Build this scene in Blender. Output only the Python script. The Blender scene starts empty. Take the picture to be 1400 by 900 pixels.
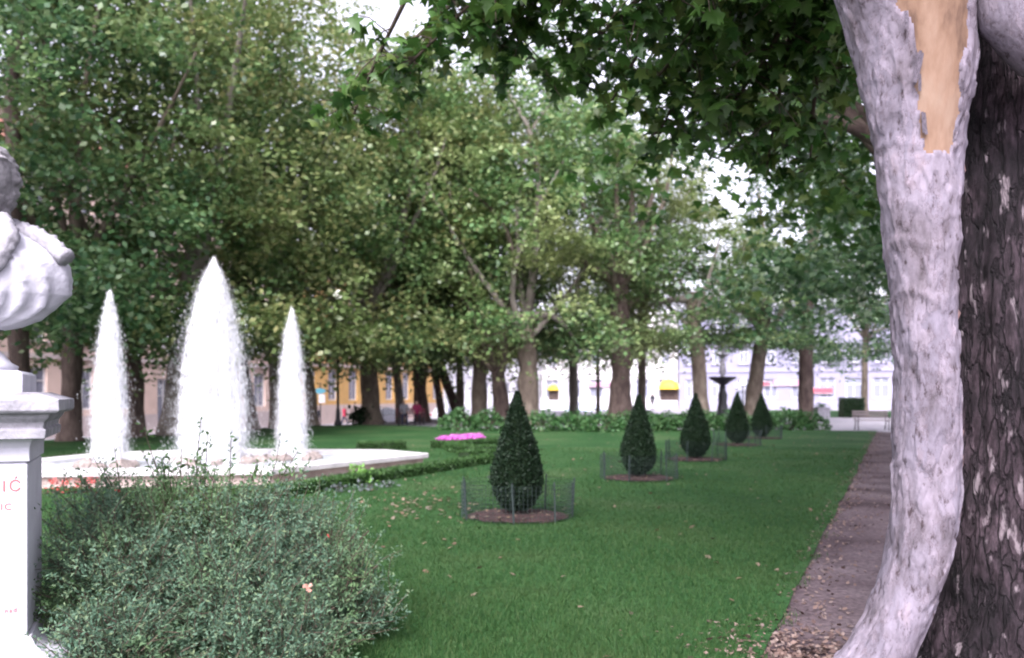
import bpy, bmesh, math, random
import numpy as np
from mathutils import Vector, Matrix, noise

random.seed(7)
RNG = np.random.default_rng(11)
SC = bpy.context.scene
COL = SC.collection
R = math.radians

# ------------------------------------------------------------------ camera
CAM_H, FPX, CX, HY = 1.6, 1200.0, 700.0, 540.0      # eye height, focal length in photo pixels, centre column, horizon row
cam_d = bpy.data.cameras.new('camera')
cam = bpy.data.objects.new('camera', cam_d); COL.objects.link(cam)
cam.location = (0, 0, CAM_H); cam.rotation_euler = (R(90), 0, 0)
cam_d.sensor_fit = 'HORIZONTAL'; cam_d.sensor_width = 36.0
cam_d.lens = 36.0 * FPX / 1400.0
cam_d.shift_y = 90.0 / 1400.0
cam_d.clip_start = 0.05; cam_d.clip_end = 2000
cam_d.dof.use_dof = True
cam_d.dof.focus_distance = 4.6
cam_d.dof.aperture_fstop = 2.0
SC.camera = cam

# ------------------------------------------------------------------ sky, sun, exposure
SUN_EL, SUN_AZ = 44.0, 196.0          # compass-like: azimuth of the sun measured from +Y clockwise
world = bpy.data.worlds.new('World'); SC.world = world; world.use_nodes = True
wn, wl = world.node_tree.nodes, world.node_tree.links
wn.clear()
sky = wn.new('ShaderNodeTexSky'); sky.sky_type = 'NISHITA'; sky.sun_disc = False
sky.sun_elevation = R(SUN_EL); sky.sun_rotation = R(SUN_AZ)
sky.air_density = 1.0; sky.dust_density = 4.0; sky.ozone_density = 1.0
hs = wn.new('ShaderNodeHueSaturation'); hs.inputs['Saturation'].default_value = 0.16
hs.inputs['Value'].default_value = 1.0
tint = wn.new('ShaderNodeMix'); tint.data_type = 'RGBA'; tint.blend_type = 'MULTIPLY'
tint.inputs['Factor'].default_value = 1.0
tint.inputs['B'].default_value = (1.0, 0.95, 1.11, 1)
bg = wn.new('ShaderNodeBackground'); bg.inputs['Strength'].default_value = 0.15
wo = wn.new('ShaderNodeOutputWorld')
wl.new(sky.outputs[0], hs.inputs['Color']); wl.new(hs.outputs[0], tint.inputs['A'])
wl.new(tint.outputs['Result'], bg.inputs['Color']); wl.new(bg.outputs[0], wo.inputs['Surface'])

sun_d = bpy.data.lights.new('sun', 'SUN'); sun_d.energy = 1.5; sun_d.angle = R(25); sun_d.color = (1.0, 0.97, 0.95)
sun = bpy.data.objects.new('sun', sun_d); COL.objects.link(sun)
_d = Vector((math.sin(R(SUN_AZ)) * math.cos(R(SUN_EL)), math.cos(R(SUN_AZ)) * math.cos(R(SUN_EL)), math.sin(R(SUN_EL))))
sun.rotation_euler = _d.to_track_quat('Z', 'Y').to_euler(); sun.location = (0, -10, 40)

SC.view_settings.view_transform = 'Standard'; SC.view_settings.look = 'None'
SC.view_settings.exposure = 1.85; SC.view_settings.gamma = 1.0
SC.view_settings.use_curve_mapping = False
SC.render.engine = 'CYCLES'
SC.cycles.max_bounces = 6; SC.cycles.diffuse_bounces = 3; SC.cycles.glossy_bounces = 2
SC.cycles.transmission_bounces = 3; SC.cycles.transparent_max_bounces = 4
SC.cycles.use_denoising = True
SC.cycles.pixel_filter_type = 'BLACKMAN_HARRIS'; SC.cycles.filter_width = 2.0
SC.cycles.caustics_reflective = False; SC.cycles.caustics_refractive = False
SC.cycles.sample_clamp_indirect = 4.0

# ------------------------------------------------------------------ pixel helpers
def P(px, py, y):
    return Vector(((px - CX) / FPX * y, y, CAM_H + (HY - py) / FPX * y))
def G(px, py, z=0.0):
    y = (CAM_H - z) * FPX / (py - HY)
    return Vector(((px - CX) / FPX * y, y, z))
U = Vector((0.4008, 0.9162, 0)); NV = Vector((0.9162, -0.4008, 0))     # along / across the park
def AD(a, d, z=0.0):
    return U * a + NV * d + Vector((0, 0, z))
def dist_d(x, y): return x * NV.x + y * NV.y
def sstep(t):
    t = min(1, max(0, t)); return t * t * (3 - 2 * t)
def terrain(x, y):
    return -0.9 * sstep((-27.3 - dist_d(x, y)) / 5.0)

# ------------------------------------------------------------------ object helpers
def link(o, parent=None):
    COL.objects.link(o)
    if parent is not None: o.parent = parent
    return o
def tag(o, label=None, cat=None, group=None, kind=None):
    if label: o['label'] = label
    if cat: o['category'] = cat
    if group: o['group'] = group
    if kind: o['kind'] = kind
    return o
def thing(name, label, cat, loc=(0, 0, 0), rz=0.0, group=None):
    o = bpy.data.objects.new(name, None); o.empty_display_size = 0.2
    link(o); o.location = loc; o.rotation_euler = (0, 0, rz)
    return tag(o, label, cat, group)
def mobj(name, me, mat=None, parent=None, loc=None, rz=None):
    o = bpy.data.objects.new(name, me); link(o, parent)
    if mat is not None and len(me.materials) == 0: me.materials.append(mat)
    if loc is not None: o.location = loc
    if rz is not None: o.rotation_euler = (0, 0, rz)
    return o
def copy_tree(o, parent=None):
    c = o.copy(); COL.objects.link(c); c.parent = parent
    for ch in list(o.children): copy_tree(ch, c)
    return c
def fast_mesh(name, V, F, smooth=False):
    V = np.asarray(V, dtype=np.float32); F = np.asarray(F, dtype=np.int32)
    m, k = F.shape
    me = bpy.data.meshes.new(name)
    me.vertices.add(len(V)); me.vertices.foreach_set('co', V.ravel())
    me.loops.add(m * k); me.loops.foreach_set('vertex_index', F.ravel())
    me.polygons.add(m); me.polygons.foreach_set('loop_start', np.arange(m, dtype=np.int32) * k)
    if smooth: me.polygons.foreach_set('use_smooth', np.ones(m, dtype=bool))
    me.update(calc_edges=True)
    return me

class MB:
    """collects vertices and faces for one mesh"""
    def __init__(s): s.v = []; s.f = []
    def box(s, c, size, rz=0.0):
        x, y, z = size[0] / 2, size[1] / 2, size[2] / 2
        b = len(s.v); ca, sa = math.cos(rz), math.sin(rz)
        for dz in (-z, z):
            for dx, dy in ((-x, -y), (x, -y), (x, y), (-x, y)):
                s.v.append((c[0] + dx * ca - dy * sa, c[1] + dx * sa + dy * ca, c[2] + dz))
        for q in ((3, 2, 1, 0), (4, 5, 6, 7), (0, 1, 5, 4), (1, 2, 6, 5), (2, 3, 7, 6), (3, 0, 4, 7)):
            s.f.append(tuple(b + i for i in q))
        return s
    def box2(s, lo, hi):
        return s.box([(a + b) / 2 for a, b in zip(lo, hi)], [b - a for a, b in zip(lo, hi)])
    def bar(s, p, q, w, h=None):
        return s.tube([p, q], [w / 2, w / 2], 4)
    def quad(s, a, b, c, d):
        n = len(s.v); s.v += [tuple(a), tuple(b), tuple(c), tuple(d)]; s.f.append((n, n + 1, n + 2, n + 3)); return s
    def tube(s, pts, rad, n=8, wob=0.0, wfreq=1.0, seed=0.0, cap=True):
        pts = [Vector(p) for p in pts]; b = len(s.v); up = Vector((0.13, 0.97, 0.21)).normalized()
        t0 = (pts[1] - pts[0]).normalized()
        if abs(t0.dot(up)) > 0.9: up = Vector((1, 0, 0))
        x = t0.cross(up).normalized()
        for i, p in enumerate(pts):
            if i == 0: t = t0
            elif i == len(pts) - 1: t = (pts[i] - pts[i - 1]).normalized()
            else: t = (pts[i + 1] - pts[i - 1]).normalized()
            x = (x - t * x.dot(t)).normalized(); y = t.cross(x)
            for k in range(n):
                a = 2 * math.pi * k / n
                dr = x * math.cos(a) + y * math.sin(a)
                r = rad[i]
                if wob:
                    q = p + dr * r
                    r *= 1 + wob * noise.noise(Vector((q.x * wfreq + seed, q.y * wfreq, q.z * wfreq * 0.6)))
                s.v.append(tuple(p + dr * r))
        for i in range(len(pts) - 1):
            for k in range(n):
                k2 = (k + 1) % n
                s.f.append((b + i * n + k, b + i * n + k2, b + (i + 1) * n + k2, b + (i + 1) * n + k))
        if cap:
            s.f.append(tuple(b + k for k in reversed(range(n))))
            e = b + (len(pts) - 1) * n
            s.f.append(tuple(e + k for k in range(n)))
        return s
    def lathe(s, prof, n=24, c=(0, 0, 0), cap=True):
        b = len(s.v)
        for r, z in prof:
            for k in range(n):
                a = 2 * math.pi * k / n
                s.v.append((c[0] + r * math.cos(a), c[1] + r * math.sin(a), c[2] + z))
        for i in range(len(prof) - 1):
            for k in range(n):
                k2 = (k + 1) % n
                s.f.append((b + i * n + k, b + i * n + k2, b + (i + 1) * n + k2, b + (i + 1) * n + k))
        if cap:
            s.f.append(tuple(b + k for k in reversed(range(n))))
            e = b + (len(prof) - 1) * n
            s.f.append(tuple(e + k for k in range(n)))
        return s
    def prism(s, poly, z0, z1):
        b = len(s.v); n = len(poly)
        for z in (z0, z1):
            for p in poly: s.v.append((p[0], p[1], z))
        for k in range(n):
            k2 = (k + 1) % n; s.f.append((b + k, b + k2, b + n + k2, b + n + k))
        s.f.append(tuple(b + k for k in reversed(range(n)))); s.f.append(tuple(b + n + k for k in range(n)))
        return s
    def mesh(s, name, smooth=False):
        me = bpy.data.meshes.new(name); me.from_pydata(s.v, [], s.f); me.update()
        if smooth: me.polygons.foreach_set('use_smooth', np.ones(len(me.polygons), dtype=bool))
        return me
    def build(s, name, mat, parent=None, smooth=False, loc=None, rz=None):
        return mobj(name, s.mesh(name, smooth), mat, parent, loc, rz)

def bevel(o, w=0.01, seg=2):
    m = o.modifiers.new('bevel', 'BEVEL'); m.width = w; m.segments = seg; m.limit_method = 'ANGLE'
    return o

# ------------------------------------------------------------------ leaf clouds
KITE = (np.array([(0, 0, 0), (0.36, 0.45, -0.06), (0, 1.0, -0.12), (-0.36, 0.45, -0.06)], dtype=np.float32), np.array([(0, 1, 2, 3)]))
BLADE = (np.array([(-0.5, 0, 0), (0.5, 0, 0), (0, 1.0, 0)], dtype=np.float32), np.array([(0, 1, 2)]))
_o = [(0, 0), (.2, -.04), (.5, .06), (.29, .26), (.62, .52), (.25, .52), (0, 1.0), (-.25, .52), (-.62, .52), (-.29, .26), (-.5, .06), (-.2, -.04)]
PALM = (np.array([(x, y, -0.25 * abs(x) - 0.18 * y * y) for x, y in _o] + [(0, .3, .03)], dtype=np.float32),
        np.array([(i, (i + 1) % 12, 12) for i in range(12)]))
def frames(n, bias=0.0, rng=RNG, axis=None):
    N = rng.normal(size=(n, 3)); N[:, 2] = np.abs(N[:, 2]) + bias
    N /= np.linalg.norm(N, axis=1)[:, None]
    T = rng.normal(size=(n, 3)) if axis is None else axis + 0.5 * rng.normal(size=(n, 3))
    T -= N * (T * N).sum(1)[:, None]; T /= np.linalg.norm(T, axis=1)[:, None] + 1e-9
    B = np.cross(T, N)
    return np.stack([B, T, N], axis=1)              # rows: local x, y, z
def cloud_mesh(name, Pn, size, tmpl=KITE, bias=0.5, rng=RNG, axis=None, Fr=None):
    n = len(Pn); T, TF = tmpl
    if Fr is None: Fr = frames(n, bias, rng, axis)
    S = np.broadcast_to(np.asarray(size, dtype=np.float64), (n,))
    V = Pn[:, None, :] + S[:, None, None] * np.einsum('kc,ncd->nkd', T, Fr)
    F = TF[None] + (np.arange(n) * len(T))[:, None, None]
    return fast_mesh(name, V.reshape(-1, 3), F.reshape(-1, TF.shape[1]))

# ------------------------------------------------------------------ materials
def nodes_of(name):
    m = bpy.data.materials.new(name); m.use_nodes = True
    n, l = m.node_tree.nodes, m.node_tree.links
    return m, n, l, n['Principled BSDF']
def ramp(n, cols, pos=None, mode='LINEAR'):
    r = n.new('ShaderNodeValToRGB'); e = r.color_ramp.elements; r.color_ramp.interpolation = mode
    pos = pos or [i / (len(cols) - 1) for i in range(len(cols))]
    while len(e) < len(cols): e.new(0.5)
    for i, (c, p) in enumerate(zip(cols, pos)): e[i].position = p; e[i].color = (*c, 1)
    return r
def M_noise(name, cols, scale=4.0, rough=0.85, bump=0.0, bscale=None, detail=6, spec=0.25, stretch=(1, 1, 1), pos=None, coord='Object', bdist=0.02):
    m, n, l, b = nodes_of(name)
    tc = n.new('ShaderNodeTexCoord'); mp = n.new('ShaderNodeMapping'); mp.inputs['Scale'].default_value = stretch
    l.new(tc.outputs[coord], mp.inputs[0])
    nz = n.new('ShaderNodeTexNoise'); nz.inputs['Scale'].default_value = scale; nz.inputs['Detail'].default_value = detail
    nz.inputs['Roughness'].default_value = 0.62
    l.new(mp.outputs[0], nz.inputs['Vector'])
    pos = pos or [0.28 + 0.44 * i / (len(cols) - 1) for i in range(len(cols))]
    r = ramp(n, cols, pos); l.new(nz.outputs['Fac'], r.inputs[0]); l.new(r.outputs[0], b.inputs['Base Color'])
    b.inputs['Roughness'].default_value = rough; b.inputs['Specular IOR Level'].default_value = spec
    if bump:
        n2 = n.new('ShaderNodeTexNoise'); n2.inputs['Scale'].default_value = bscale or scale * 3; n2.inputs['Detail'].default_value = 5
        l.new(mp.outputs[0], n2.inputs['Vector'])
        bp = n.new('ShaderNodeBump'); bp.inputs['Strength'].default_value = bump; bp.inputs['Distance'].default_value = bdist
        l.new(n2.outputs['Fac'], bp.inputs['Height']); l.new(bp.outputs[0], b.inputs['Normal'])
    return m
def M_leaf(name, cols, trans=0.35, objvar=0.0, patch=None, pscale=0.25, rough=0.55, spec=0.35):
    """colour differs leaf by leaf; patch = autumn colour that takes over whole sprays"""
    m, n, l, b = nodes_of(name)
    g = n.new('ShaderNodeNewGeometry'); r = ramp(n, cols); l.new(g.outputs['Random Per Island'], r.inputs[0])
    out = r.outputs[0]
    if patch:
        nz = n.new('ShaderNodeTexNoise'); nz.inputs['Scale'].default_value = pscale; nz.inputs['Detail'].default_value = 2
        l.new(g.outputs['Position'], nz.inputs['Vector'])
        r2 = ramp(n, [(0, 0, 0), (1, 1, 1)], [0.5, 0.66]); l.new(nz.outputs['Fac'], r2.inputs[0])
        mx = n.new('ShaderNodeMix'); mx.data_type = 'RGBA'; l.new(r2.outputs[0], mx.inputs['Factor'])
        l.new(out, mx.inputs['A']); mx.inputs['B'].default_value = (*patch, 1); out = mx.outputs['Result']
    if objvar:
        oi = n.new('ShaderNodeObjectInfo'); mr = n.new('ShaderNodeMapRange')
        mr.inputs['To Min'].default_value = 1 - objvar; mr.inputs['To Max'].default_value = 1 + objvar
        l.new(oi.outputs['Random'], mr.inputs['Value'])
        h = n.new('ShaderNodeHueSaturation'); l.new(mr.outputs[0], h.inputs['Value']); l.new(out, h.inputs['Color']); out = h.outputs[0]
    l.new(out, b.inputs['Base Color']); b.inputs['Roughness'].default_value = rough; b.inputs['Specular IOR Level'].default_value = spec
    if trans:
        tb = n.new('ShaderNodeBsdfTranslucent'); l.new(out, tb.inputs['Color'])
        ms = n.new('ShaderNodeMixShader'); ms.inputs[0].default_value = trans
        l.new(b.outputs[0], ms.inputs[1]); l.new(tb.outputs[0], ms.inputs[2])
        l.new(ms.outputs[0], n['Material Output'].inputs['Surface'])
    return m
def M_plain(name, col, rough=0.6, metal=0.0, spec=0.4):
    return M_noise(name, [tuple(c * 0.88 for c in col), tuple(min(1, c * 1.1) for c in col)], 6.0, rough, 0.08, 40, spec=spec) if not metal else _metal(name, col, rough)
def _metal(name, col, rough):
    m = M_noise(name, [tuple(c * 0.8 for c in col), col], 8.0, rough); m.node_tree.nodes['Principled BSDF'].inputs['Metallic'].default_value = 0.6; return m

MT = {}
MT['gravel'] = M_noise('pale_gravel', [(0.204, 0.187, 0.212), (0.281, 0.264, 0.289), (0.357, 0.340, 0.365)], 1.4, 0.95, 0.5, 60)
MT['asphalt'] = M_noise('asphalt', [(.05, .05, .055), (.075, .075, .08)], 2.0, 0.9, 0.3, 90)
MT['soil'] = M_noise('dark_mulch', [(.02, .012, .012), (.05, .028, .027), (.085, .048, .043)], 9.0, 1.0, 0.9, 45)
MT['grass'] = M_leaf('grass_blades', [(0.017, 0.055, 0.014), (0.025, 0.072, 0.018), (0.037, 0.090, 0.025), (0.062, 0.101, 0.032)], 0.3, 0, (0.044, 0.083, 0.025), 0.55, rough=0.6, spec=0.2)
MT['plane_dark'] = M_leaf('plane_leaves_dark', [(0.030, 0.076, 0.034), (0.055, 0.120, 0.047), (0.086, 0.165, 0.063), (0.150, 0.216, 0.100)], 0.42, 0.15, rough=.36, spec=.6)  # darker leaf tone varies the crowns and stands in for deep shade
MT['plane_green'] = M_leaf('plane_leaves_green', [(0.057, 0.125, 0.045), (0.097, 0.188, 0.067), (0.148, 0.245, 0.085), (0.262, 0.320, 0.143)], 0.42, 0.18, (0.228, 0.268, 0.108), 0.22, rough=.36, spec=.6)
MT['plane_yellow'] = M_leaf('plane_leaves_turning', [(0.101, 0.161, 0.051), (0.166, 0.225, 0.078), (0.230, 0.267, 0.101), (0.313, 0.304, 0.129)], 0.42, 0.12, (0.138, 0.202, 0.064), 0.25, rough=.4, spec=.55)
MT['plane_near'] = M_leaf('plane_leaves_large', [(0.024, 0.074, 0.016), (0.047, 0.121, 0.024), (0.081, 0.169, 0.034), (0.135, 0.189, 0.047)], 0.38, 0.1, rough=0.42, spec=0.5)
MT['yew'] = M_leaf('yew_needles', [(0.005, 0.016, 0.006), (0.008, 0.026, 0.009), (0.014, 0.036, 0.012)], 0.12, 0.12, rough=0.6)
MT['box'] = M_leaf('box_leaves', [(0.018, 0.054, 0.013), (0.032, 0.086, 0.018), (0.054, 0.117, 0.027)], 0.2, 0.05)
MT['hosta'] = M_leaf('broad_shrub_leaves', [(0.018, 0.063, 0.018), (0.032, 0.095, 0.027), (0.050, 0.126, 0.036), (0.081, 0.153, 0.054)], 0.25, 0.1)
MT['bush'] = M_leaf('shrub_leaves', [(0.071, 0.132, 0.086), (0.101, 0.178, 0.117), (0.137, 0.218, 0.147), (0.182, 0.243, 0.132)], 0.4, 0, (0.121, 0.202, 0.086), 1.6, rough=.75, spec=.12)
MT['shoot'] = M_leaf('shoot_leaves', [(.05, .11, .03), (.08, .16, .05)], 0.3)
MT['lime'] = M_leaf('lime_leaves', [(.12, .27, .05), (.18, .36, .09)], 0.3)
MT['silver'] = M_leaf('silver_leaves', [(0.085, 0.110, 0.105), (0.130, 0.145, 0.150)], 0.2)
MT['pink'] = M_leaf('pink_petals', [(.62, .10, .52), (.75, .18, .66), (.82, .28, .72)], 0.25)
MT['red'] = M_leaf('red_petals', [(.5, .05, .06), (.65, .12, .1)], 0.2)
MT['peach'] = M_leaf('peach_petals', [(0.446, 0.211, 0.161), (0.527, 0.322, 0.260)], 0.3)
MT['dryleaf'] = M_leaf('fallen_leaves', [(0.088, 0.056, 0.036), (0.136, 0.088, 0.056), (0.192, 0.136, 0.092), (0.128, 0.104, 0.080)], 0.1)
MT['litter'] = M_leaf('path_litter', [(0.063, 0.038, 0.035), (0.105, 0.066, 0.056), (0.168, 0.112, 0.091), (0.210, 0.161, 0.140)], 0.05)
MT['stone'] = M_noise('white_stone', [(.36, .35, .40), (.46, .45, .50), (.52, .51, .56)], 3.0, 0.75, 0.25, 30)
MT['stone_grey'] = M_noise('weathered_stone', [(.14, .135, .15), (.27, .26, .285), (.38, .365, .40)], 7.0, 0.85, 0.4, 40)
MT['stone_dark'] = M_noise('shaded_weathered_stone', [(.10, .095, .10), (.20, .19, .20), (.34, .32, .34)], 11.0, 0.85, 0.4, 40)  # weathered mottling, with the shade on the head put into the colour
MT['basin'] = M_noise('basin_stone', [(.36, .345, .345), (.50, .48, .48), (.58, .56, .56)], 2.2, 0.6, 0.2, 25)
MT['basin_wall'] = M_noise('basin_wall_stone', [(.22, .18, .16), (.34, .28, .25), (.42, .36, .33)], 3.0, 0.8, 0.3, 25)
MT['rock'] = M_noise('tufa_rock', [(.12, .10, .09), (.24, .20, .18), (.34, .29, .26)], 5.0, 0.7, 0.8, 18)
MT['iron'] = M_plain('black_iron', (.018, .018, .022), 0.5)
MT['wire'] = M_plain('grey_green_wire', (.022, .034, .032), 0.5)
MT['letter'] = M_plain('red_letters', (.34, .10, .10), 0.7)
MT['glass'] = M_plain('window_glass', (.22, .23, .29), 0.15, spec=0.6)  # pale base colour stands in for sky reflected in the panes
MT['white_frame'] = M_plain('white_frame', (.62, .61, .62), 0.6)
MT['bark_dark'] = M_noise('dark_plane_bark', [(0.036, 0.024, 0.022), (0.080, 0.058, 0.050), (0.136, 0.104, 0.088)], 5.0, 0.95, 0.8, 14, stretch=(1, 1, .35))
MT['bark_tan'] = M_noise('tan_plane_bark', [(0.069, 0.053, 0.044), (0.125, 0.100, 0.078), (0.200, 0.168, 0.134)], 3.2, 0.9, 0.5, 16, stretch=(1, 1, .5))
MT['bark_pale'] = M_noise('pale_plane_bark', [(0.106, 0.090, 0.078), (0.200, 0.175, 0.150), (0.287, 0.262, 0.231)], 2.6, 0.9, 0.4, 16, stretch=(1, 1, .5))
MT['twig'] = M_noise('twig_bark', [(.04, .03, .024), (.09, .07, .05)], 8.0, 0.9, 0.3)

# ================================================================== THE SETTING
def ground_mats():
    # lawn: several greens with worn, yellowish patches
    m, n, l, b = nodes_of('lawn_turf')
    tc = n.new('ShaderNodeTexCoord')
    a = n.new('ShaderNodeTexNoise'); a.inputs['Scale'].default_value = 0.45; a.inputs['Detail'].default_value = 5
    c = n.new('ShaderNodeTexNoise'); c.inputs['Scale'].default_value = 14; c.inputs['Detail'].default_value = 6
    for q in (a, c): l.new(tc.outputs['Object'], q.inputs['Vector'])
    r1 = ramp(n, [(.017, .053, .016), (.025, .069, .021), (.046, .081, .031)], [.35, .5, .68])
    r2 = ramp(n, [(.55, .55, .55), (1.0, 1.0, 1.0), (1.35, 1.3, 1.3)], [.3, .5, .72])
    l.new(a.outputs['Fac'], r1.inputs[0]); l.new(c.outputs['Fac'], r2.inputs[0])
    mx = n.new('ShaderNodeMix'); mx.data_type = 'RGBA'; mx.blend_type = 'MULTIPLY'; mx.inputs['Factor'].default_value = 1
    l.new(r1.outputs[0], mx.inputs['A']); l.new(r2.outputs[0], mx.inputs['B'])
    l.new(mx.outputs['Result'], b.inputs['Base Color']); b.inputs['Roughness'].default_value = 0.9; b.inputs['Specular IOR Level'].default_value = 0.1
    bp = n.new('ShaderNodeBump'); bp.inputs['Strength'].default_value = 0.6; bp.inputs['Distance'].default_value = 0.03
    l.new(c.outputs['Fac'], bp.inputs['Height']); l.new(bp.outputs[0], b.inputs['Normal'])
    MT['lawn'] = m
    # path: trodden purple-brown earth with grit and damp dark patches
    m, n, l, b = nodes_of('path_earth')
    tc = n.new('ShaderNodeTexCoord')
    a = n.new('ShaderNodeTexNoise'); a.inputs['Scale'].default_value = 0.9; a.inputs['Detail'].default_value = 4
    c = n.new('ShaderNodeTexNoise'); c.inputs['Scale'].default_value = 22; c.inputs['Detail'].default_value = 7
    for q in (a, c): l.new(tc.outputs['Object'], q.inputs['Vector'])
    r1 = ramp(n, [(.042, .028, .031), (.098, .074, .080), (.145, .115, .122)], [.33, .5, .7])
    r2 = ramp(n, [(.6, .58, .6), (1, 1, 1), (1.4, 1.35, 1.35)], [.32, .5, .7])
    l.new(a.outputs['Fac'], r1.inputs[0]); l.new(c.outputs['Fac'], r2.inputs[0])
    mx = n.new('ShaderNodeMix'); mx.data_type = 'RGBA'; mx.blend_type = 'MULTIPLY'; mx.inputs['Factor'].default_value = 1
    l.new(r1.outputs[0], mx.inputs['A']); l.new(r2.outputs[0], mx.inputs['B'])
    l.new(mx.outputs['Result'], b.inputs['Base Color']); b.inputs['Roughness'].default_value = 0.95; b.inputs['Specular IOR Level'].default_value = 0.15
    bp = n.new('ShaderNodeBump'); bp.inputs['Strength'].default_value = 0.7; bp.inputs['Distance'].default_value = 0.03
    l.new(c.outputs['Fac'], bp.inputs['Height']); l.new(bp.outputs[0], b.inputs['Normal'])
    MT['path'] = m
ground_mats()

def sheet(name, ds, As, zf, mat):
    V, F = [], []
    for a in As:
        for d in ds:
            p = AD(a, d); V.append((p.x, p.y, zf(p.x, p.y)))
    w = len(ds)
    for i in range(len(As) - 1):
        for k in range(w - 1):
            F.append((i * w + k, i * w + k + 1, (i + 1) * w + k + 1, (i + 1) * w + k))
    me = bpy.data.meshes.new(name); me.from_pydata(V, [], [tuple(reversed(f)) for f in F]); me.update()
    o = mobj(name, me, mat); o['kind'] = 'structure'
    return o
sheet('ground', [-900, -300, -90, -60, -42, -33] + [-32.3 + 0.5 * i for i in range(11)] + [-20, 0, 30, 90, 300, 900],
      [-900, -200, -40, 0, 30, 60, 100, 200, 400, 900], lambda x, y: terrain(x, y) - 0.012, MT['gravel'])
sheet('street', [-40.0, -36.0, -32.9], [-60, -20, 20, 60, 100, 150], lambda x, y: terrain(x, y) + 0.004, MT['asphalt'])
sheet('pavement', [-42.5, -40.0], [-60, -20, 20, 60, 100, 150], lambda x, y: -0.9 + 0.12, MT['gravel'])

def amax(d): return float(np.interp(d, [-27.2, -24, -19.8, -6.7, -0.75], [35.6, 36.2, 36.8, 40.2, 41.6]))
def lawn_z(x, y):
    p = Vector((x, y, 0)); a, d = p.dot(U), p.dot(NV)
    return 0.022 + 0.012 * noise.noise(Vector((x * .35, y * .35, 3.0))) + 0.16 * math.exp(-((a - 34.5) / 3.0) ** 2 - ((d + 22.5) / 4.5) ** 2)
def make_lawn():
    V, F = [], []; nd, na = 55, 70
    for i in range(nd):
        d = -27.2 + (26.45) * i / (nd - 1)
        for k in range(na):
            a = -12 + (amax(d) + 12) * k / (na - 1)
            dd = d
            if i == nd - 1: dd = d + 0.10 * noise.noise(Vector((a * 1.7, 4.0, 0)))
            p = AD(a, dd); V.append((p.x, p.y, lawn_z(p.x, p.y)))
    for i in range(nd - 1):
        for k in range(na - 1):
            F.append((i * na + k, (i + 1) * na + k, (i + 1) * na + k + 1, i * na + k + 1))
    me = bpy.data.meshes.new('lawn'); me.from_pydata(V, [], F); me.update()
    o = mobj('lawn', me, MT['lawn']); o['kind'] = 'structure'
make_lawn()
sheet('path', [-0.95, 0.5, 2.0, 4.0, 6.5], [-12 + 1.6 * i for i in range(34)], lambda x, y: 0.004, MT['path'])

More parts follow.
